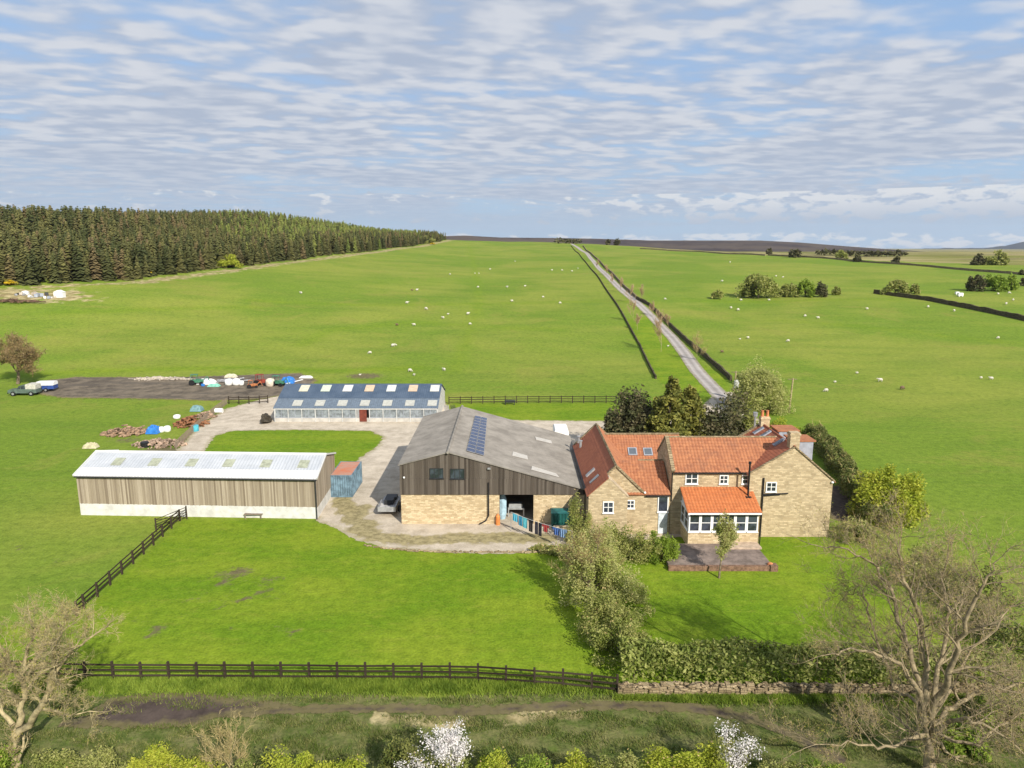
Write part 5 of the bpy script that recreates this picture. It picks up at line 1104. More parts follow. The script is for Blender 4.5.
for i, (px, py, wpx, hpx, _, lf, lab) in enumerate(far):
    b = G(px, py); s = b[1]/F; n_ = int(np.clip(wpx*hpx*9, 160, 2600)); leafy('field_tree', b, (wpx*s/1.0*.95, wpx*s*.8), hpx*s*1.25, lab, 'tree', lf, n_, max(.30, s*1.6), 600+i, 26, 'trees in the far fields', z0=.12, trunk=max(.12, s*.5))
for i, (x0_, x1_, py, h_) in enumerate(((555, 581, 243.5, 3.0), (816, 905, 255.5, 2.6))):
    a = G(x0_, py); bb = G(x1_, py+.6); hedge('shelter_belt', [a, tuple(((np.array(a)+np.array(bb))/2)), bb], h_*1.6, h_*1.5, ['dark row of conifers on the skyline left of the road top', 'long dark shelter belt at the foot of the moor on the right'][i], 'leaf_dark', 6, 2.2, 640+i)
# saplings on the road verges
SAPW = 'highest up the road|second from the top|third from the top|fourth from the top|fifth from the top|sixth from the top|seventh from the top|eighth from the top|ninth from the top|lowest'.split('|')
for i, (px, py, hpx, w_) in enumerate(((612,284,10,1),(620,292,13,1),(629,303,16,1),(634,322,22,1),(637,330,14,1),(606,275,9,1),(661,352,38,2),(597,268,8,1),(653,316,14,1),(697,360,26,3),(642,300,14,1),(668,328,12,1))):
    b = G(px, py); s = b[1]/F; bare_tree('verge_sapling', b, max(2.5, hpx*s*1.15), .05, 700+i, ('slender pinkish bare sapling on the road verge, '+SAPW[sorted([284,292,303,322,330,275,268,316,300,328]).index(py)]) if i not in (6, 9) else ('widest pinkish sapling on the near left verge of the road' if i == 6 else 'bare grey green tree beside the right hand road wall'), group='saplings along the road' if i not in (6, 9) else None, bark='bark_pale', twig='twig_pink' if i != 9 else 'twig_grey', ntw=700 if i != 6 else 1500, tl=.6, tw=.022, levels=3, spread=.4 if i != 9 else .8, first=.2, split=.4, lenf=.6, up=.4, tmin=1)

# ------------------------------------------------------------------ fences and field walls
def fence(name, pts, gap, h, label, mat='fence', rails=3, group=None, pw=.13, lean=0):
    pts = [np.array(p[:2]) for p in pts]; line = np.vstack([resample([tuple(p) for p in pts], gap), pts[-1]]); base = (line[0][0], line[0][1], e1(*line[0])); t = thing(name, base, label, 'fence', group)
    P = [Vector((a, b, e1(a, b))) for a, b in line]; rr = random.Random(len(P))
    for p in P[:98]:
        w = MB(); w.box(p.x-pw/2, p.x+pw/2, p.y-pw/2, p.y+pw/2, p.z-.05, p.z+h+rr.uniform(0, .07)); obj('post', w, M[mat], t)
    for k in range(rails):
        z = h*(.28+.62*k/(rails-1)); w = MB()
        for a, b in zip(P[:-1], P[1:]):
            dd = (b-a).normalized(); o = Vector((dd.y, -dd.x, 0))*(pw/2+.022); dz = rr.uniform(-.02, .02)
            w.bar(a+o+Vector((0,0,z+dz)), b+o+Vector((0,0,z+rr.uniform(-.02,.02))), .04, .11)
        obj('rail', w, M[mat], t)
    return t
fence('post_and_rail_fence', [(-33, 39.9), G(76, 679)[:2], G(300, 680)[:2], G(470, 681)[:2], G(560, 687)[:2], G(617, 693)[:2]], 1.72, 1.15, 'long dark post and rail fence across the foreground below the lawn')
fence('post_and_rail_fence', [G(180, 521)[:2], G(77, 616)[:2]], 1.9, 1.15, 'dark post and rail fence running diagonally between lawn and left paddock')
fence('post_and_rail_fence', [G(449, 404)[:2], G(530, 403)[:2], G(616, 403)[:2]], 1.9, 1.25, 'dark wooden fence behind the big barn, along the bright grass strip')
fence('post_and_rail_fence', [G(229, 404)[:2], G(252, 404)[:2], G(268, 403)[:2]], 1.7, 1.3, 'short brown fence left of the stable block')
fence('paling_fence', [G(227, 404)[:2], G(214, 414)[:2], G(196, 430)[:2], G(176, 449)[:2]], .55, 1.05, 'old grey paling fence between the drive and the scrap heaps', 'fence_grey', 2, pw=.09)
a, b = G(187, 519), G(174, 521.5); w = MB(); 
gt = thing('field_gate', a, 'dark metal field gate against the white base of the timber shed', 'gate')
A = Vector(a); B = Vector((a[0]-1.4, a[1]-3.2, 0))
for k in range(5): w.bar(A+Vector((0,0,.25+.24*k)), B+Vector((0,0,.25+.24*k)), .04, .05)
w.bar(A, A+Vector((0,0,1.35)), .1, .1); w.bar(B, B+Vector((0,0,1.35)), .1, .1); w.bar(A+Vector((0,0,.25)), B+Vector((0,0,1.2)), .04, .05); obj('gate_frame', w, M['fence'], gt)
# feed trough by the back fence
t = G(510, 403.5); w = MB(); w.box(t[0]-.9, t[0]+.9, t[1]-1.1, t[1]-.6, .45, .8); [w.box(t[0]+s, t[0]+s+.1, t[1]-1.1, t[1]-.6, 0, .45) for s in (-.8, .7)]; small('feed_trough', w, 'dark_metal', 'dark feed trough against the fence behind the barn', 'trough')

def stone_wall(name, pts, h, label, wd=.45, step=1.5, mat='drystone', seed=2):
    line = resample([tuple(p[:2]) for p in pts], step); rr = random.Random(seed); w = MB(); base = (line[0][0], line[0][1], e1(*line[0]))
    d = np.gradient(line, axis=0); d /= np.linalg.norm(d, axis=1)[:, None]; n_ = np.stack([-d[:,1], d[:,0]], -1); vs = []
    for i, p in enumerate(line):
        hh = h*rr.uniform(.85, 1.12)
        for s, z in ((-.5, -.3), (-.36, hh), (.36, hh), (.5, -.3)):
            q = p+n_[i]*s*wd; vs.append((q[0], q[1], e1(p[0], p[1])+z))
    fs = [(i*4+k, i*4+k+1, i*4+5+k, i*4+4+k) for i in range(len(line)-1) for k in range(3)]; w.add(vs, fs); m_ = len(line)-1; w.f.append([0,1,2,3]); w.mi.append(0); w.f.append([m_*4+3, m_*4+2, m_*4+1, m_*4]); w.mi.append(0)
    o = obj(name, w, M[mat]); return tag(o, label, 'stone wall')
wl = gp([(656,379),(640,346),(625,319),(607,291),(590,268),(578,253),(571,246)]); stone_wall('drystone_wall', wl, .6, 'thin dark drystone wall along the left side of the road', .35, mat='drystone_shade')
wr = gp([(731,381),(727,377),(700,353),(675,331),(650,306),(636,299)]); stone_wall('drystone_wall', wr, 1.1, 'taller drystone wall along the right side of the road near the farm', .5, mat='drystone_shade', seed=4)
wr2 = gp([(636,298),(615,277),(600,262),(590,253),(583,246)]); stone_wall('drystone_wall', wr2, 1.0, 'low distant stretch of wall along the right side of the upper road', .6, 2.5, seed=5)
hf = gp([(874,293.5),(930,301),(980,311),(1030,322),(1060,329)]); stone_wall('drystone_wall', hf, 1.5, 'long dark wall crossing the right hand field towards the frame edge', .9, 2., 'drystone_shade', seed=6)
hf = gp([(768,255.5),(830,259),(875,263),(930,267),(1000,273),(1060,279)]); stone_wall('drystone_wall', hf, 1.2, 'thin far wall where the right hand pasture ends', .8, 4., seed=7)
stone_wall('drystone_wall', gp([(640,249),(700,252),(768,256)]), 1.0, 'very distant pale wall on the far side of the right pasture', .8, 6., 'rubble', seed=8)
# stone edging of the front gravel
w = MB(); rr = random.Random(9)
for k in range(90):
    px = 365+k*2.2; b = G(px+rr.uniform(-1,1), 551.5+rr.uniform(-.6,.6)+(1 if px > 430 else -((430-px)/65)**2*6)); w.blob((b[0], b[1], .05), (rr.uniform(.1,.2), rr.uniform(.08,.14), rr.uniform(.06,.13)), k, 6, 4, .2)
small('stone_edging', w, 'rubble', 'line of rough stones between lawn and gravel in front of the barn', 'edging stones')
# patch of paving and cover by the drive
w = MB(); w.box(8.2, 13.5, 88, 97, .02, .07)

# ------------------------------------------------------------------ sheep
M['sheep_face'] = plain('sheep_face', (.45,.40,.34), .9)
def sheep_mesh(name, down=False, mat='wool', s=1.0):
    w = MB(); prof = [(-.50,.50,.04),(-.46,.53,.20),(-.28,.56,.30),(0,.55,.33),(.25,.56,.29),(.38,.60,.21),(.47,.66 if not down else .52,.15),(.58,.76 if not down else .40,.12),(.66,.78 if not down else .30,.10),(.76,.73 if not down else .20,.075),(.83,.69 if not down else .14,.04)]
    n_ = 10; vs = []; fs = []
    for x, z, r in prof:
        for k in range(n_): a = 2*pi*k/n_; vs.append((x, r*.92*cos(a), z+r*sin(a)))
    for i in range(len(prof)-1):
        for k in range(n_): fs.append((i*n_+k, (i+1)*n_+k, (i+1)*n_+(k+1) % n_, i*n_+(k+1) % n_))
    fs += [tuple(range(n_)), tuple(reversed(range((len(prof)-1)*n_, len(prof)*n_)))]; w.add(vs, fs)
    for x in (-.33, .30):
        for y in (-.15, .15): w.tube([(x, y, .42), (x+.02*(1 if x > 0 else -2), y, .22), (x, y, 0)], [.085,.045,.04], 6)
    hx, hz = (.66, .86) if not down else (.6, .42)
    for y in (-1, 1): w.tube([(hx, y*.06, hz-.02), (hx-.03, y*.19, hz-.05)], [.03,.012], 4)
    w.tube([(-.5, 0, .56), (-.56, 0, .38)], [.05,.03], 5)
    w.v = [(a*s, b*s, c*s) for a, b, c in w.v]; return obj(name, w, M[mat], smooth=True)
protos = [sheep_mesh('sheep'), sheep_mesh('sheep', True), sheep_mesh('lamb', s=.62), sheep_mesh('sheep', mat='wool_brown'), sheep_mesh('sheep', True, 'wool_brown')]
for p in protos: p.hide_render = False
SHP = [(301,293,0),(450,274,1),(475,273,2),(479,273,2),(490,269,0),(478,287,1),(507,287,0),(407,303,0),(412,290,3),(417,290,0),(426,309,1),(443,318,0),(448,314,2),(468,314,0),(470,324,1),(397,325,3),(414,325,0),(393,346,0),(396,345,2),(370,353,1),(410,371,1),(414,375,2),(444,370,0),
    (515,261,1),(525,286,0),(543,297,1),(552,270,0),(562,270,1),(572,271,0),(578,268,2),(512,301,0),(560,303,1),(730,262,0),(722,281,1),(665,299,1),(731,308,0),(738,310,1),(741,300,0),(740,339,2),(748,338,0),(722,352,3),
    (776,276,0),(783,277,1),(769,300,0),(805,316,1),(818,318,0),(788,341,1),(867,309,0),(928,307,1),(954,311,0),(998,338,1),(1006,304,0),(1013,300,1),(998,294,0),(1009,293,1),(835,382,2),(826,391,1),(880,381,0),(902,389,4),(981,378,2),(991,379,0),(857,373,2),(668,346,2),(360,375,2)]
_u = 'first second third fourth fifth sixth seventh eighth ninth'.split(); ORD = _u+'tenth eleventh twelfth thirteenth fourteenth fifteenth sixteenth seventeenth eighteenth nineteenth twentieth'.split()+['twenty-'+q for q in _u]+['thirtieth']+['thirty-'+q for q in _u]+['fortieth']
rr = random.Random(12); first = [True]*5
for px, py, k in SHP:
    b = G(px, py+.8); pr = protos[k]
    if first[k]: o = pr; first[k] = False
    else: o = pr.copy(); COL.objects.link(o)
    o.location = b; o.rotation_euler = (0, 0, rr.choice([0, pi])+rr.uniform(-.7, .7)); s = rr.uniform(.72, .92)*(1.1 if py < 320 else 1.0); o.scale = (s, s, s)
    if k in (3, 4): lab = {412: 'dark sheep beside a white one in the upper left field', 397: 'dark sheep standing in the field above the stable block', 722: 'dark sheep in the grass right of the road wall', 902: 'brown sheep grazing in the field right of the farmhouse'}[px]
    else:
        side = px < 600; fld = sorted(q[0]+q[1]*.001 for q in SHP if (q[0] < 600) == side and q[2] < 3); r_ = fld.index(px+py*.001)
        lab = ('small white lamb' if k == 2 else ('white grazing sheep' if k == 1 else 'white standing sheep'))+', %s from left in the %s' % (ORD[r_], 'field left of the road' if side else 'pasture right of the road')
    tag(o, lab, 'sheep' if k != 2 else 'lamb', 'sheep in the pastures')

# ------------------------------------------------------------------ vehicles, container, clutter
def wheel(parent, x, y, r, wd=.24):
    w = MB(); w.tube([(x, y-wd/2, r), (x, y+wd/2, r)], r, 16); wh = obj('wheel', w, M['black'], parent); w = MB(); w.tube([(x, y-wd/2-.01, r), (x, y+wd/2+.01, r)], r*.55, 12); obj('rim', w, M['grey_metal'], wh)
def wheel_at(parent, Mx, x, y, r, wd=.24):
    w = MB(Mx); w.tube([(x, y-wd/2, r), (x, y+wd/2, r)], r, 16); wh = obj('wheel', w, M['black'], parent); w = MB(Mx); w.tube([(x, y-wd/2-.012, r), (x, y+wd/2+.012, r)], r*.55, 12); obj('rim', w, M['grey_metal'], wh)
b = G(25, 395); PM = Matrix.Translation(b) @ Matrix.Rotation(R(184), 4, 'Z'); pk = thing('pickup_truck', b, 'muddy dark green pickup with a pale canvas canopy parked below the lone oak', 'pickup')
gm = plain('green_car_paint', (.10,.14,.12), .35, .2, 2, .5)
w = MB(PM); w.prism([(-2.45,.5),(2.3,.5),(2.38,.75),(2.3,1.08),(1.25,1.18),(.75,1.22),(.35,1.80),(-.62,1.84),(-.78,1.2),(-2.45,1.15)], 'Y', -.86, .86); obj('body', w, gm, pk)
w = MB(PM); w.prism([(.72,1.24),(.36,1.74),(.18,1.76),(.18,1.24)], 'Y', -.88, .88); w.prism([(.08,1.24),(.08,1.76),(-.58,1.78),(-.66,1.24)], 'Y', -.88, .88); obj('window', w, M['glass'], pk)
w = MB(PM); w.prism([(-2.42,1.17),(-.72,1.22),(-.72,2.0),(-.9,2.1),(-2.3,2.08),(-2.42,1.95)], 'Y', -.9, .9); obj('canopy', w, plain('pale_canvas', (.48,.47,.41), .9), pk)
for x in (-1.55, 1.5):
    for y in (-.80, .80): wheel_at(pk, PM, x, y, .40)
w = MB(PM); w.box(2.3, 2.46, -.85, .85, .42, .62); obj('bumper', w, M['black'], pk)
for y in (-.62, .62): w = MB(PM); w.box(2.33, 2.40, y-.13, y+.13, .78, .98); obj('headlight', w, M['white'], pk)
b = G(47.5, 391); TM = Matrix.Translation(b) @ Matrix.Rotation(R(186), 4, 'Z'); tr = thing('livestock_trailer', b, 'small blue trailer with white domed top behind the parked pickup', 'trailer')
w = MB(TM); w.box(-1.5, 1.35, -.8, .8, .5, 1.2); obj('body', w, plain('blue_paint', (.04,.08,.28), .4), tr)
w = MB(TM); w.prism([(-.86,1.2),(.86,1.2),(.82,1.62),(.6,1.82),(-.6,1.82),(-.82,1.62)], 'X', -1.55, 1.4); obj('roof', w, M['white'], tr)
for y in (-.88, .88): wheel_at(tr, TM, -.2, y, .34, .2)
w = MB(TM); w.bar((1.35, 0, .5), (2.3, 0, .45), .1, .08); obj('drawbar', w, M['dark_metal'], tr)
# container
def corr_side(mb, p0, p1, z0, z1, n_, dep=.06):
    p0 = Vector(p0); p1 = Vector(p1); d = (p1-p0); nr = Vector((d.y, -d.x, 0)).normalized(); vs = []; N_ = n_*4
    for i in range(N_+1): o = nr*(dep if (i % 4) in (1, 2) else 0); p = p0+d*i/N_+o; vs += [(p.x, p.y, z0), (p.x, p.y, z1)]
    return mb.add(vs, [(i*2, i*2+2, i*2+3, i*2+1) for i in range(N_)])
a = G(330.5, 497.5); c0, c1, c2, c3 = a[0], a[0]+2.35, a[1], a[1]+5.0
ct = thing('shipping_container', (c0, c2, 0), 'blue steel shipping container with a rusty red roof beside the timber shed', 'container')
cb = plain('container_blue', (.14,.22,.28), .55, .3, 1.5); w = MB()
corr_side(w, (c0+.1, c2+.05, 0), (c1-.1, c2+.05, 0), .15, 2.35, 9); corr_side(w, (c1-.05, c2+.1, 0), (c1-.05, c3-.1, 0), .15, 2.35, 18); corr_side(w, (c0+.05, c3-.1, 0), (c0+.05, c2+.1, 0), .15, 2.35, 18); obj('corrugated_wall', w, cb, ct, fix=False)
w = MB()
for x in (c0, c1-.12):
    for y in (c2, c3-.12): w.box(x, x+.12, y, y+.12, .03, 2.44)
for y in (c2, c3-.12): w.box(c0+.12, c1-.12, y, y+.1, .03, .18); w.box(c0+.12, c1-.12, y, y+.1, 2.32, 2.44)
for x in (c0, c1-.1): w.box(x, x+.1, c2+.12, c3-.12, .03, .18); w.box(x, x+.1, c2+.12, c3-.12, 2.32, 2.44)
obj('frame', w, cb, ct)
n = NT('rusty_roof'); M['rust'] = n.color(n.mix(n.ss(n.noise(.8, 6, .7), .35, .62), (.50,.17,.09), (.42,.25,.19)), .85, .2)
w = MB(); w.box(c0+.1, c1-.1, c2+.1, c3-.1, 2.36, 2.42); obj('roof', w, M['rust'], ct); w = MB(); w.box(c0+.1, c1-.1, c3-.12, c3-.08, .15, 2.35); obj('rear_door', w, cb, ct)
# flatbed trailer in barn shade
a = G(378, 516.5); t = thing('flatbed_trailer', a, 'pale grey flat trailer in the shade beside the left wall of the barn', 'trailer'); x0, y0 = a[0], a[1]
w = MB(); w.box(x0, x0+1.75, y0, y0+3.9, .55, .72); obj('bed', w, plain('grey_deck', (.42,.41,.40), .8, .25), t)
w = MB(); w.box(x0, x0+1.75, y0-.04, y0, .5, 1.0); w.box(x0, x0+.05, y0, y0+2.2, .72, 1.0); w.box(x0+1.70, x0+1.75, y0, y0+2.2, .72, 1.0); obj('tailboard', w, M['grey_metal'], t)
for k in (1.4, 2.3):
    for s in (x0-.14, x0+1.88): w = MB(); w.tube([(s-.08, y0+k, .32), (s+.08, y0+k, .32)], .32, 14); obj('wheel', w, M['black'], t)
w = MB(); w.box(x0+.4, x0+1.3, y0+1.3, y0+2.6, .73, 1.2); w.box(x0+.3, x0+1.4, y0+2.7, y0+3.7, .73, 1.0); small('crate_load', w, 'dark_metal', 'dark crates loaded on the flat trailer beside the barn', 'crates')
# green shed and laundry
a = G(552, 528.5); t = thing('garden_shed', a, 'dark green corrugated garden store against the right stone wall of the barn', 'shed'); x0, y0 = a[0], a[1]
gs = plain('dark_green_steel', (.012,.085,.075), .5, .15); w = MB(); corr_side(w, (x0, y0, 0), (x0+2.1, y0, 0), .0, 1.55, 7, .05); corr_side(w, (x0, y0+1.4, 0), (x0, y0, 0), .0, 1.55, 5, .05); w.box(x0+.06, x0+2.04, y0+.1, y0+1.35, 0, 1.5); obj('wall', w, gs, t, fix=False)
w = MB(); w.prism([(y0-.12, 1.52), (y0+.7, 1.72), (y0+1.5, 1.52)], 'X', x0-.08, x0+2.2); obj('roof', w, plain('teal_roof', (.02,.12,.12), .5), t)
w = MB(); w.box(x0+.1, x0+2.6, y0-.9, y0-.55, 0, .55); small('stone_bench_wall', w, 'stone_pale', 'low pale stone ledge in front of the dark green store', 'ledge')
A = Vector(onY(511, 512, 62.5)[:1]+(62.5,)+onY(511, 512, 62.5)[1:]); B = Vector((onY(572, 534, 57.5)[0], 57.5, onY(572, 531, 57.5)[1]))
t = thing('washing_line', (A.x, A.y, 0), 'washing line strung across the gravel in front of the barn opening', 'washing line')
for q in (A, B): w = MB(); w.tube([(q.x, q.y, 0), tuple(q)], .035, 6); obj('post', w, M['grey_metal'], t)
def lp(s): q = A.lerp(B, s); return q-Vector((0, 0, .35*4*s*(1-s)*.5))
w = MB(); w.tube([lp(i/16) for i in range(17)], .012, 4); obj('line', w, M['white'], t)
for s0, s1, dr, c, lab, nm in ((.03,.12,.75,(.10,.45,.62),'bright cyan towel pegged at the left end of the washing line','towel'),(.13,.20,.95,(.06,.28,.45),'blue towel pegged second from the left on the line','towel'),(.205,.28,1.0,(.13,.50,.58),'pale turquoise sheet pegged beside the blue towel','sheet'),(.31,.37,1.15,(.015,.015,.02),'black trousers pegged left of the middle of the line','trousers'),(.41,.46,1.2,(.03,.03,.05),'long dark trousers pegged in the middle of the line','trousers'),(.47,.52,1.25,(.02,.02,.03),'black leggings pegged just right of the dark trousers','trousers'),(.55,.62,.7,(.40,.06,.06),'red top pegged on the washing line','shirt'),(.72,.80,.7,(.08,.16,.42),'mid blue shirt pegged on the right half of the line','shirt'),(.81,.90,.75,(.22,.34,.55),'pale blue shirt pegged near the right end of the line','shirt')):
    w = MB(); n_ = 8; vs = []
    if nm == 'trousers':
        for (a0, a1, top_, bot_) in ((s0, s1, 0, .25), (s0, s0+(s1-s0)*.46, .25, 1), (s0+(s1-s0)*.54, s1, .25, 1)):
            w.add([lp(a0)-Vector((0,0,dr*top_)), lp(a1)-Vector((0,0,dr*top_)), lp(a1)-Vector((0,0,dr*bot_)), lp(a0)-Vector((0,0,dr*bot_))]+[q+Vector((.02,.04,0)) for q in (lp(a0)-Vector((0,0,dr*top_)), lp(a1)-Vector((0,0,dr*top_)), lp(a1)-Vector((0,0,dr*bot_)), lp(a0)-Vector((0,0,dr*bot_)))], [(0,1,2,3),(7,6,5,4),(0,4,5,1),(1,5,6,2),(2,6,7,3),(3,7,4,0)])
    else:
        for i in range(n_+1):
            q = lp(s0+(s1-s0)*i/n_); o = Vector((0, .06*sin(i*2.1), 0)); vs += [q, q-Vector((0,0,dr*.5))+o, q-Vector((0,0,dr*(1 if 0 < i < n_ else .97)))+o*1.6]
        w.add(vs, [(i*3+k, i*3+3+k, i*3+4+k, i*3+1+k) for i in range(n_) for k in (0, 1)])
        if nm == 'shirt': q0, q1 = lp(s0), lp(s1); d = (B-A).normalized()*.16; w.add([q0, q0-d, q0-d-Vector((0,0,.32)), q0-Vector((0,0,.22))], [(0,1,2,3)]); w.add([q1, q1+d, q1+d-Vector((0,0,.32)), q1-Vector((0,0,.22))], [(0,1,2,3)])
    small(nm, w, plain('cloth_%d' % int(c[0]*1000+c[2]*100+s0*7), c, .95, .1), lab, 'laundry')
# white van roof behind the barn, concrete
a = G(560, 438); t = thing('white_van', (6.4, 91, 0), 'white box van standing on the concrete behind the barn', 'van')
vx, vy = 5.5, 89.5
w = MB(); w.prism([(vx,.4),(vx+1.9,.4),(vx+1.9,2.4),(vx+1.75,2.65),(vx+.15,2.65),(vx,2.4)], 'Y', vy, vy+3.4); w.prism([(vy+3.4,.4),(vy+4.9,.4),(vy+4.9,1.1),(vy+4.2,1.25),(vy+3.6,2.1),(vy+3.4,2.15)], 'X', vx+.08, vx+1.82); obj('body', w, M['white'], t)
w = MB(); w.prism([(vy+4.24,1.24),(vy+3.66,2.02),(vy+3.72,2.1),(vy+4.36,1.26)], 'X', vx+.2, vx+1.7); w.box(vx+.3, vx+1.6, vy-.02, vy+.02, 1.35, 1.9); obj('window', w, M['glass'], t)
for x in (vx+.05, vx+1.65):
    for y in (vy+.8, vy+4.0): w = MB(); w.tube([(x, y, .36), (x+.2, y, .36)], .36, 14); obj('wheel', w, M['black'], t)
# utility poles
for px, py, top_, lab, tx in ((789, 412, 378, 'leaning grey telegraph pole on the hedge line behind the farmhouse', False), (733, 399, 371, 'grey utility pole carrying a white transformer beside the road wall', True)):
    b = G(px, py); hz = onY(px, top_, b[1])[1]; t = thing('utility_pole', b, lab, 'pole'); w = MB(); w.tube([b, (b[0]+.25, b[1], hz)], [.16,.12], 8); obj('pole', w, M['bark_pale'], t)
    if tx: w = MB(); w.tube([(b[0]+.4, b[1]-.15, hz*.42), (b[0]+.4, b[1]-.15, hz*.42+1.3)], .42, 12); obj('transformer', w, M['white'], t)
    w = MB(); w.bar((b[0]-.6, b[1], hz-.2), (b[0]+.9, b[1], hz-.2), .1, .1); obj('crossarm', w, M['bark'], t)

# heaps and farm clutter -------------------------------------------------
def heap(name, px, py, rx, ry, h, mat, n_, ln, label, cat, seed):
    b = G(px, py); rr = random.Random(seed); w = MB()
    for k in range(n_):
        a = rr.uniform(0, 2*pi); s = rr.random()**.6; x = b[0]+cos(a)*rx*s; y = b[1]+sin(a)*ry*s; z = b[2]+h*(1-s)*rr.uniform(.3, 1)+.08; an = rr.uniform(0, pi); l = ln*rr.uniform(.5, 1.2); r_ = rr.uniform(.06, .17)
        w.tube([(x-cos(an)*l/2, y-sin(an)*l/2, z), (x+cos(an)*l/2, y+sin(an)*l/2, z+rr.uniform(-.15,.2))], r_, 6)
    return small(name, w, mat, label, cat)
lg = plain('cut_logs', (.30,.20,.13), .9, .5, 2.5)
heap('log_pile', 124, 434, 3.0, 1.7, 1.3, lg, 170, .9, 'untidy pile of reddish brown logs in the paddock behind the shed', 'log pile', 1)
heap('log_pile', 141, 432.5, 1.4, 1.0, .8, lg, 40, .8, 'smaller log heap left of the blue tarpaulin', 'log pile', 11)
heap('rubble_heap', 160, 445, 3.6, 1.8, .9, plain('pale_rubble', (.36,.26,.19), .95, .5, 2), 220, .5, 'low heap of broken bricks and stone behind the roof of the timber shed', 'rubble', 2)
heap('timber_heap', 190, 425, 2.2, 2.0, 1.5, plain('rusty_timber', (.26,.12,.06), .9, .5, 2), 90, 1.5, 'tall heap of rusty brown scrap timber by the paling fence', 'scrap heap', 3)
heap('brushwood_heap', 205, 418, 1.5, 1.2, 1.0, plain('pale_brush', (.34,.24,.17), .9, .4, 2), 60, 1.3, 'paler brushwood heap right of the rusty timber', 'scrap heap', 13)
heap('timber_heap', 232, 381.5, 3.2, 1.4, .6, plain('grey_boards', (.30,.30,.31), .8, .3), 40, 2.5, 'grey sheets and boards lying behind the white sacks on the track', 'scrap heap', 4)
heap('board_heap', 165, 379.5, 7, .7, .25, plain('pale_boards', (.46,.40,.33), .9, .3), 40, 3., 'long low row of pale boards on the muddy track', 'boards', 5)
heap('soil_heap', 8, 302, 10, 2.2, .9, plain('brown_soil', (.14,.085,.055), .95, .4, 1), 120, 2., 'long low brown soil heap at the left frame edge below the wood', 'soil heap', 6)
def sack(px, py, s, mat, label, name='sack', cat='sack', hh=.9, seed=1):
    b = G(px, py); w = MB(); rr = random.Random(seed); vs = []; n_ = 12
    prof = [(0,.80),(.12,1.0),(.5,1.06),(.85,.95),(1.0,.6),(1.04,.0)]
    for z, r in prof:
        for k in range(n_): a = 2*pi*k/n_; q = r*s*(1+rr.uniform(-.06,.06)); c = max(abs(cos(a)), abs(sin(a)))**.5; vs.append((b[0]+cos(a)*q/c, b[1]+sin(a)*q/c, b[2]+z*s*hh*2))
    w.add(vs, [(i*n_+k, i*n_+(k+1) % n_, (i+1)*n_+(k+1) % n_, (i+1)*n_+k) for i in range(len(prof)-1) for k in range(n_)]); return small(name, w, mat, label, cat, smooth=True)
wp = plain('white_plastic', (.78,.78,.76), .5, .06); bt = plain('blue_plastic', (.03,.18,.55), .4, .2)
sack(161.5, 432, .42, wp, 'left one of two white bulk bags beside the blue tarpaulin', seed=2); sack(167.5, 431.5, .46, wp, 'right one of two white bulk bags beside the blue tarpaulin', seed=3)
sack(177, 418.5, .50, wp, 'lone white bulk bag left of the rusty timber heap', hh=.6, seed=4)
for i, (px, s) in enumerate(((229, .65), (236.5, .68), (241.5, .45))): sack(px, 385, s, wp, ['left white bulk bag of three on the muddy track', 'middle white bulk bag of three on the muddy track', 'smallest right hand white bag of three on the muddy track'][i], seed=6+i)
sack(270.5, 386, .80, plain('cream_plastic', (.62,.55,.45), .7), 'cream bulk bag between the red and green machines', seed=12)
def tarp(name, px, py, rx, ry, h, mat, label, cat, seed):
    b = G(px, py); rr = random.Random(seed); w = MB(); n_ = 12; m_ = 10; vs = []
    for j in range(m_+1):
        for i in range(n_+1):
            u = i/n_*2-1; v = j/m_*2-1; e_ = max(abs(u), abs(v)); vs.append((b[0]+u*rx, b[1]+v*ry, b[2]+.05+h*(1-e_**5)*rr.uniform(.75, 1.05)))
    w.add(vs, [(j*(n_+1)+i, j*(n_+1)+i+1, (j+1)*(n_+1)+i+1, (j+1)*(n_+1)+i) for j in range(m_) for i in range(n_)]); return small(name, w, mat, label, cat)
tarp('tarpaulin', 154, 433, .85, .8, 1.1, bt, 'bright blue tarpaulin draped over a stack beside the log pile', 'tarpaulin', 1)
tarp('tarpaulin', 197, 411, .9, .7, .9, plain('teal_cover', (.16,.28,.30), .5), 'grey teal cover on top of the scrap timber heap', 'tarpaulin', 2)
tarp('tarpaulin', 207, 384, 1.7, .8, 1.0, wp, 'white sheeted stack next to the green machine on the track', 'tarpaulin', 3)
tarp('tarpaulin', 214, 386.5, 1.1, .6, .5, plain('mint_cover', (.20,.48,.38), .6), 'small mint green cover in front of the white sheeted stack', 'tarpaulin', 4)
tarp('stone_trough', 91, 448, .9, .5, .7, plain('pale_stone', (.50,.46,.30), .9), 'pale yellowish boulder lying alone in the left paddock', 'boulder', 5)
def drum(px, py, r, h, mat, label, name='drum', lying=False):
    b = G(px, py); w = MB(); 
    if lying: w.tube([(b[0]-h/2, b[1], r), (b[0]-h/2+.05, b[1], r), (b[0]+h/2, b[1], r)], [r*.9, r, r], 14)
    else: w.tube([(b[0], b[1], 0), (b[0], b[1], h*.9), (b[0], b[1], h)], [r, r, r*.85], 14)
    return small(name, w, mat, label, name.replace('_', ' '))
drum(195.5, 431, .48, .9, plain('cyan_plastic', (.08,.40,.50), .4), 'turquoise barrel beside the drive at the paling fence', 'barrel'); drum(219, 413, .4, 1.2, wp, 'white drum lying in the angle of the paling fence', 'drum', True); drum(145, 447, .55, .7, M['black'], 'black tub just behind the roof of the timber shed', 'tub')
drum(203, 386, .35, .8, bt, 'small blue barrel in front of the white sheeted stack', 'barrel'); 
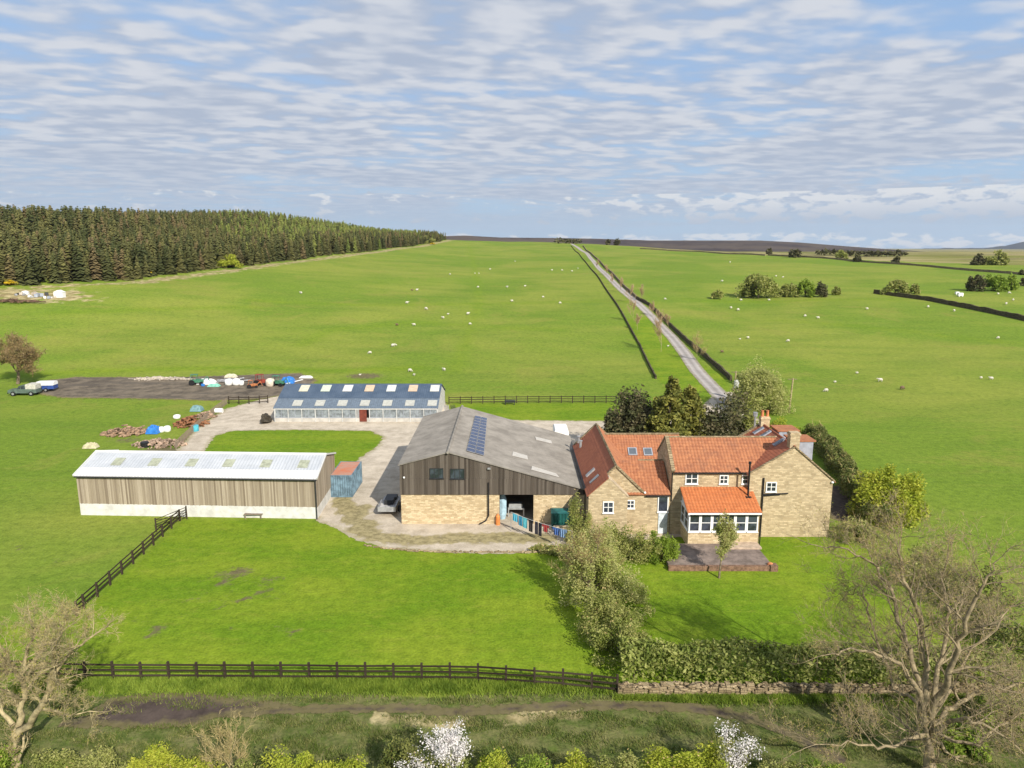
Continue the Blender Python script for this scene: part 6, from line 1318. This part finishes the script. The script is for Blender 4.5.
def machine(px, py, mat, label, name, cat, s=1.0, arm=True, seed=1):
    """small farm machine: chassis, bonnet, cab frame, wheels, arm"""
    b = G(px, py); Mx = Matrix.Translation(b) @ Matrix.Rotation(R(seed*37 % 60-30), 4, 'Z') @ Matrix.Scale(s, 4); t = thing(name, b, label, cat)
    w = MB(Mx); w.prism([(-1.4,.6),(1.5,.6),(1.5,1.2),(.3,1.35),(-1.4,1.1)], 'Y', -.45, .45); obj('body', w, mat, t)
    w = MB(Mx); 
    for x in (-1.1, .2):
        for y in (-.5, .5): w.bar((x, y, 1.1), (x*.9, y, 2.3), .08, .08)
    w.box(-1.15, .3, -.6, .6, 2.3, 2.4); obj('cab_frame', w, mat, t)
    for x, r in ((-.9, .62), (1.1, .42)):
        for y in (-.65, .65): w = MB(Mx); w.tube([(x, y-.13, r), (x, y+.13, r)], r, 14); obj('wheel', w, M['black'], t)
    if arm: w = MB(Mx); w.bar((1.3, 0, 1.0), (2.3, 0, 1.9), .12, .16); w.bar((2.3, 0, 1.9), (2.9, 0, .5), .1, .14); obj('arm', w, mat, t)
    return t
gmm = plain('machine_green', (.06,.20,.12), .5, .3, 2)
machine(197, 385, gmm, 'green old tractor at the left end of the machinery row on the track', 'tractor', 'tractor', .85, True, 1); machine(278, 386, gmm, 'green tractor beside the corner of the stable roof', 'tractor', 'tractor', .82, True, 2); machine(252.5, 388, plain('machine_orange', (.42,.16,.06), .5, .3, 2), 'orange mini digger standing in front of the grey boards', 'mini_digger', 'digger', .62, True, 3)
machine(262, 385.5, plain('machine_red', (.26,.05,.03), .6, .3, 2), 'dark red hay machine right of the orange digger', 'hay_machine', 'farm machine', .9, False, 4)
tarp('tarpaulin', 288, 383, 1.3, .9, 1.2, bt, 'blue tarpaulin right of the green tractor by the stable roof', 'tarpaulin', 7); tarp('tarpaulin', 306, 378, 1.3, .5, .4, wp, 'white cover lying on the grass beyond the stable roof', 'tarpaulin', 8)
w = MB(); b = G(294, 383); w.bar((b[0]-1.2, b[1]-2, .6), (b[0]+1.0, b[1]+2.2, .7), .35, .1); small('plank', w, wp, 'long white plank leaning towards the blue stable roof', 'plank')
tarp('pallet_stack', 231, 377.5, 1.2, .5, .7, plain('cream_stack', (.55,.50,.38), .8), 'cream pallet stack behind the grey boards', 'pallet stack', 9)
# far clutter at the left, below the wood
rr = random.Random(44)
for i in range(18):
    px = 16+i*2.6+rr.uniform(-1, 1); py = 295+ (px-16)*.05+rr.uniform(-1.2, 2.0); b = G(px, py); w = MB(Matrix.Translation(b) @ Matrix.Rotation(rr.uniform(0, 3), 4, 'Z')); s = rr.uniform(.35, .95)
    w.prism([(-s,0),(s,0),(s*.9,s*.9),(0,s*1.25),(-s*.85,s)], 'Y', -s*.6, s*.6); m_ = rr.choice([wp, M['grey_metal'], M['lead'], M['conc'], M['dark_metal'], plain('pale_boards', (.46,.40,.33))])
    small('silage_bale' if m_ is wp else 'scrap_bin', w, m_, 'white wrapped bale in the clutter below the conifer wood' if m_ is wp else 'grey scrap bin in the clutter below the conifer wood', 'bale' if m_ is wp else 'scrap', 'clutter below the wood')
    bpy.context.scene.collection.objects[-1]['label'] = ('white wrapped bale' if m_ is wp else 'grey scrap bin')+', %s from left in the clutter below the conifer wood' % ORD[i]
b = G(60, 297.5); w = MB(); w.box(b[0]-1.3, b[0]+1.3, b[1]-.8, b[1]+.8, b[2], b[2]+1.6); w.prism([(b[0]-1.4, b[2]+1.6), (b[0]+1.4, b[2]+1.6), (b[0], b[2]+2.2)], 'Y', b[1]-.9, b[1]+.9); small('white_hut', w, wp, 'largest white hut shaped box at the right of the clutter below the wood', 'hut')
for px, py, s, lab in ((960, 296.5, 1.5, 'white feed trailer in the field left of the right frame edge'), (957, 294.5, 1.1, 'smaller pale feed bin beside the white feed trailer')):
    b = G(px, py); w = MB(Matrix.Translation(b)); s *= .62; w.box(-s, s, -.6*s, .6*s, .4, 1.0*s+.2); w.prism([(-s, s+.2), (s, s+.2), (s*.8, s*1.3+.2), (-s*.8, s*1.3+.2)], 'Y', -.6*s, .6*s)
    for x in (-.6*s, .6*s): w.tube([(x, -.65*s, .3), (x, .65*s, .3)], .3, 10)
    small('feed_trailer' if s > .8 else 'feed_bin', w, wp, lab, 'trailer' if s > .8 else 'feed bin')
b = G(800, 568); w = MB(); w.blob((G(769, 568)[0], G(769, 568)[1]-.2, .3), (.28,.28,.3), 3, 10, 7, .05); small('stone_ball', w, 'terracotta', 'small reddish plant pot at the right corner of the terrace', 'plant pot')

hb = MB(); hb.box(-11000, 12000, -500, 13500, -120, 420)
hz = bpy.data.materials.new('air_haze'); hz.use_nodes = True; hz.node_tree.nodes.clear(); ho = hz.node_tree.nodes.new('ShaderNodeOutputMaterial'); hv = hz.node_tree.nodes.new('ShaderNodeVolumePrincipled')
hv.inputs['Color'].default_value = (.80, .87, 1.0, 1); hv.inputs['Density'].default_value = 3.5e-5; hv.inputs['Anisotropy'].default_value = .2; hz.node_tree.links.new(hv.outputs[0], ho.inputs['Volume'])
tag(obj('haze', hb, hz), kind='stuff')
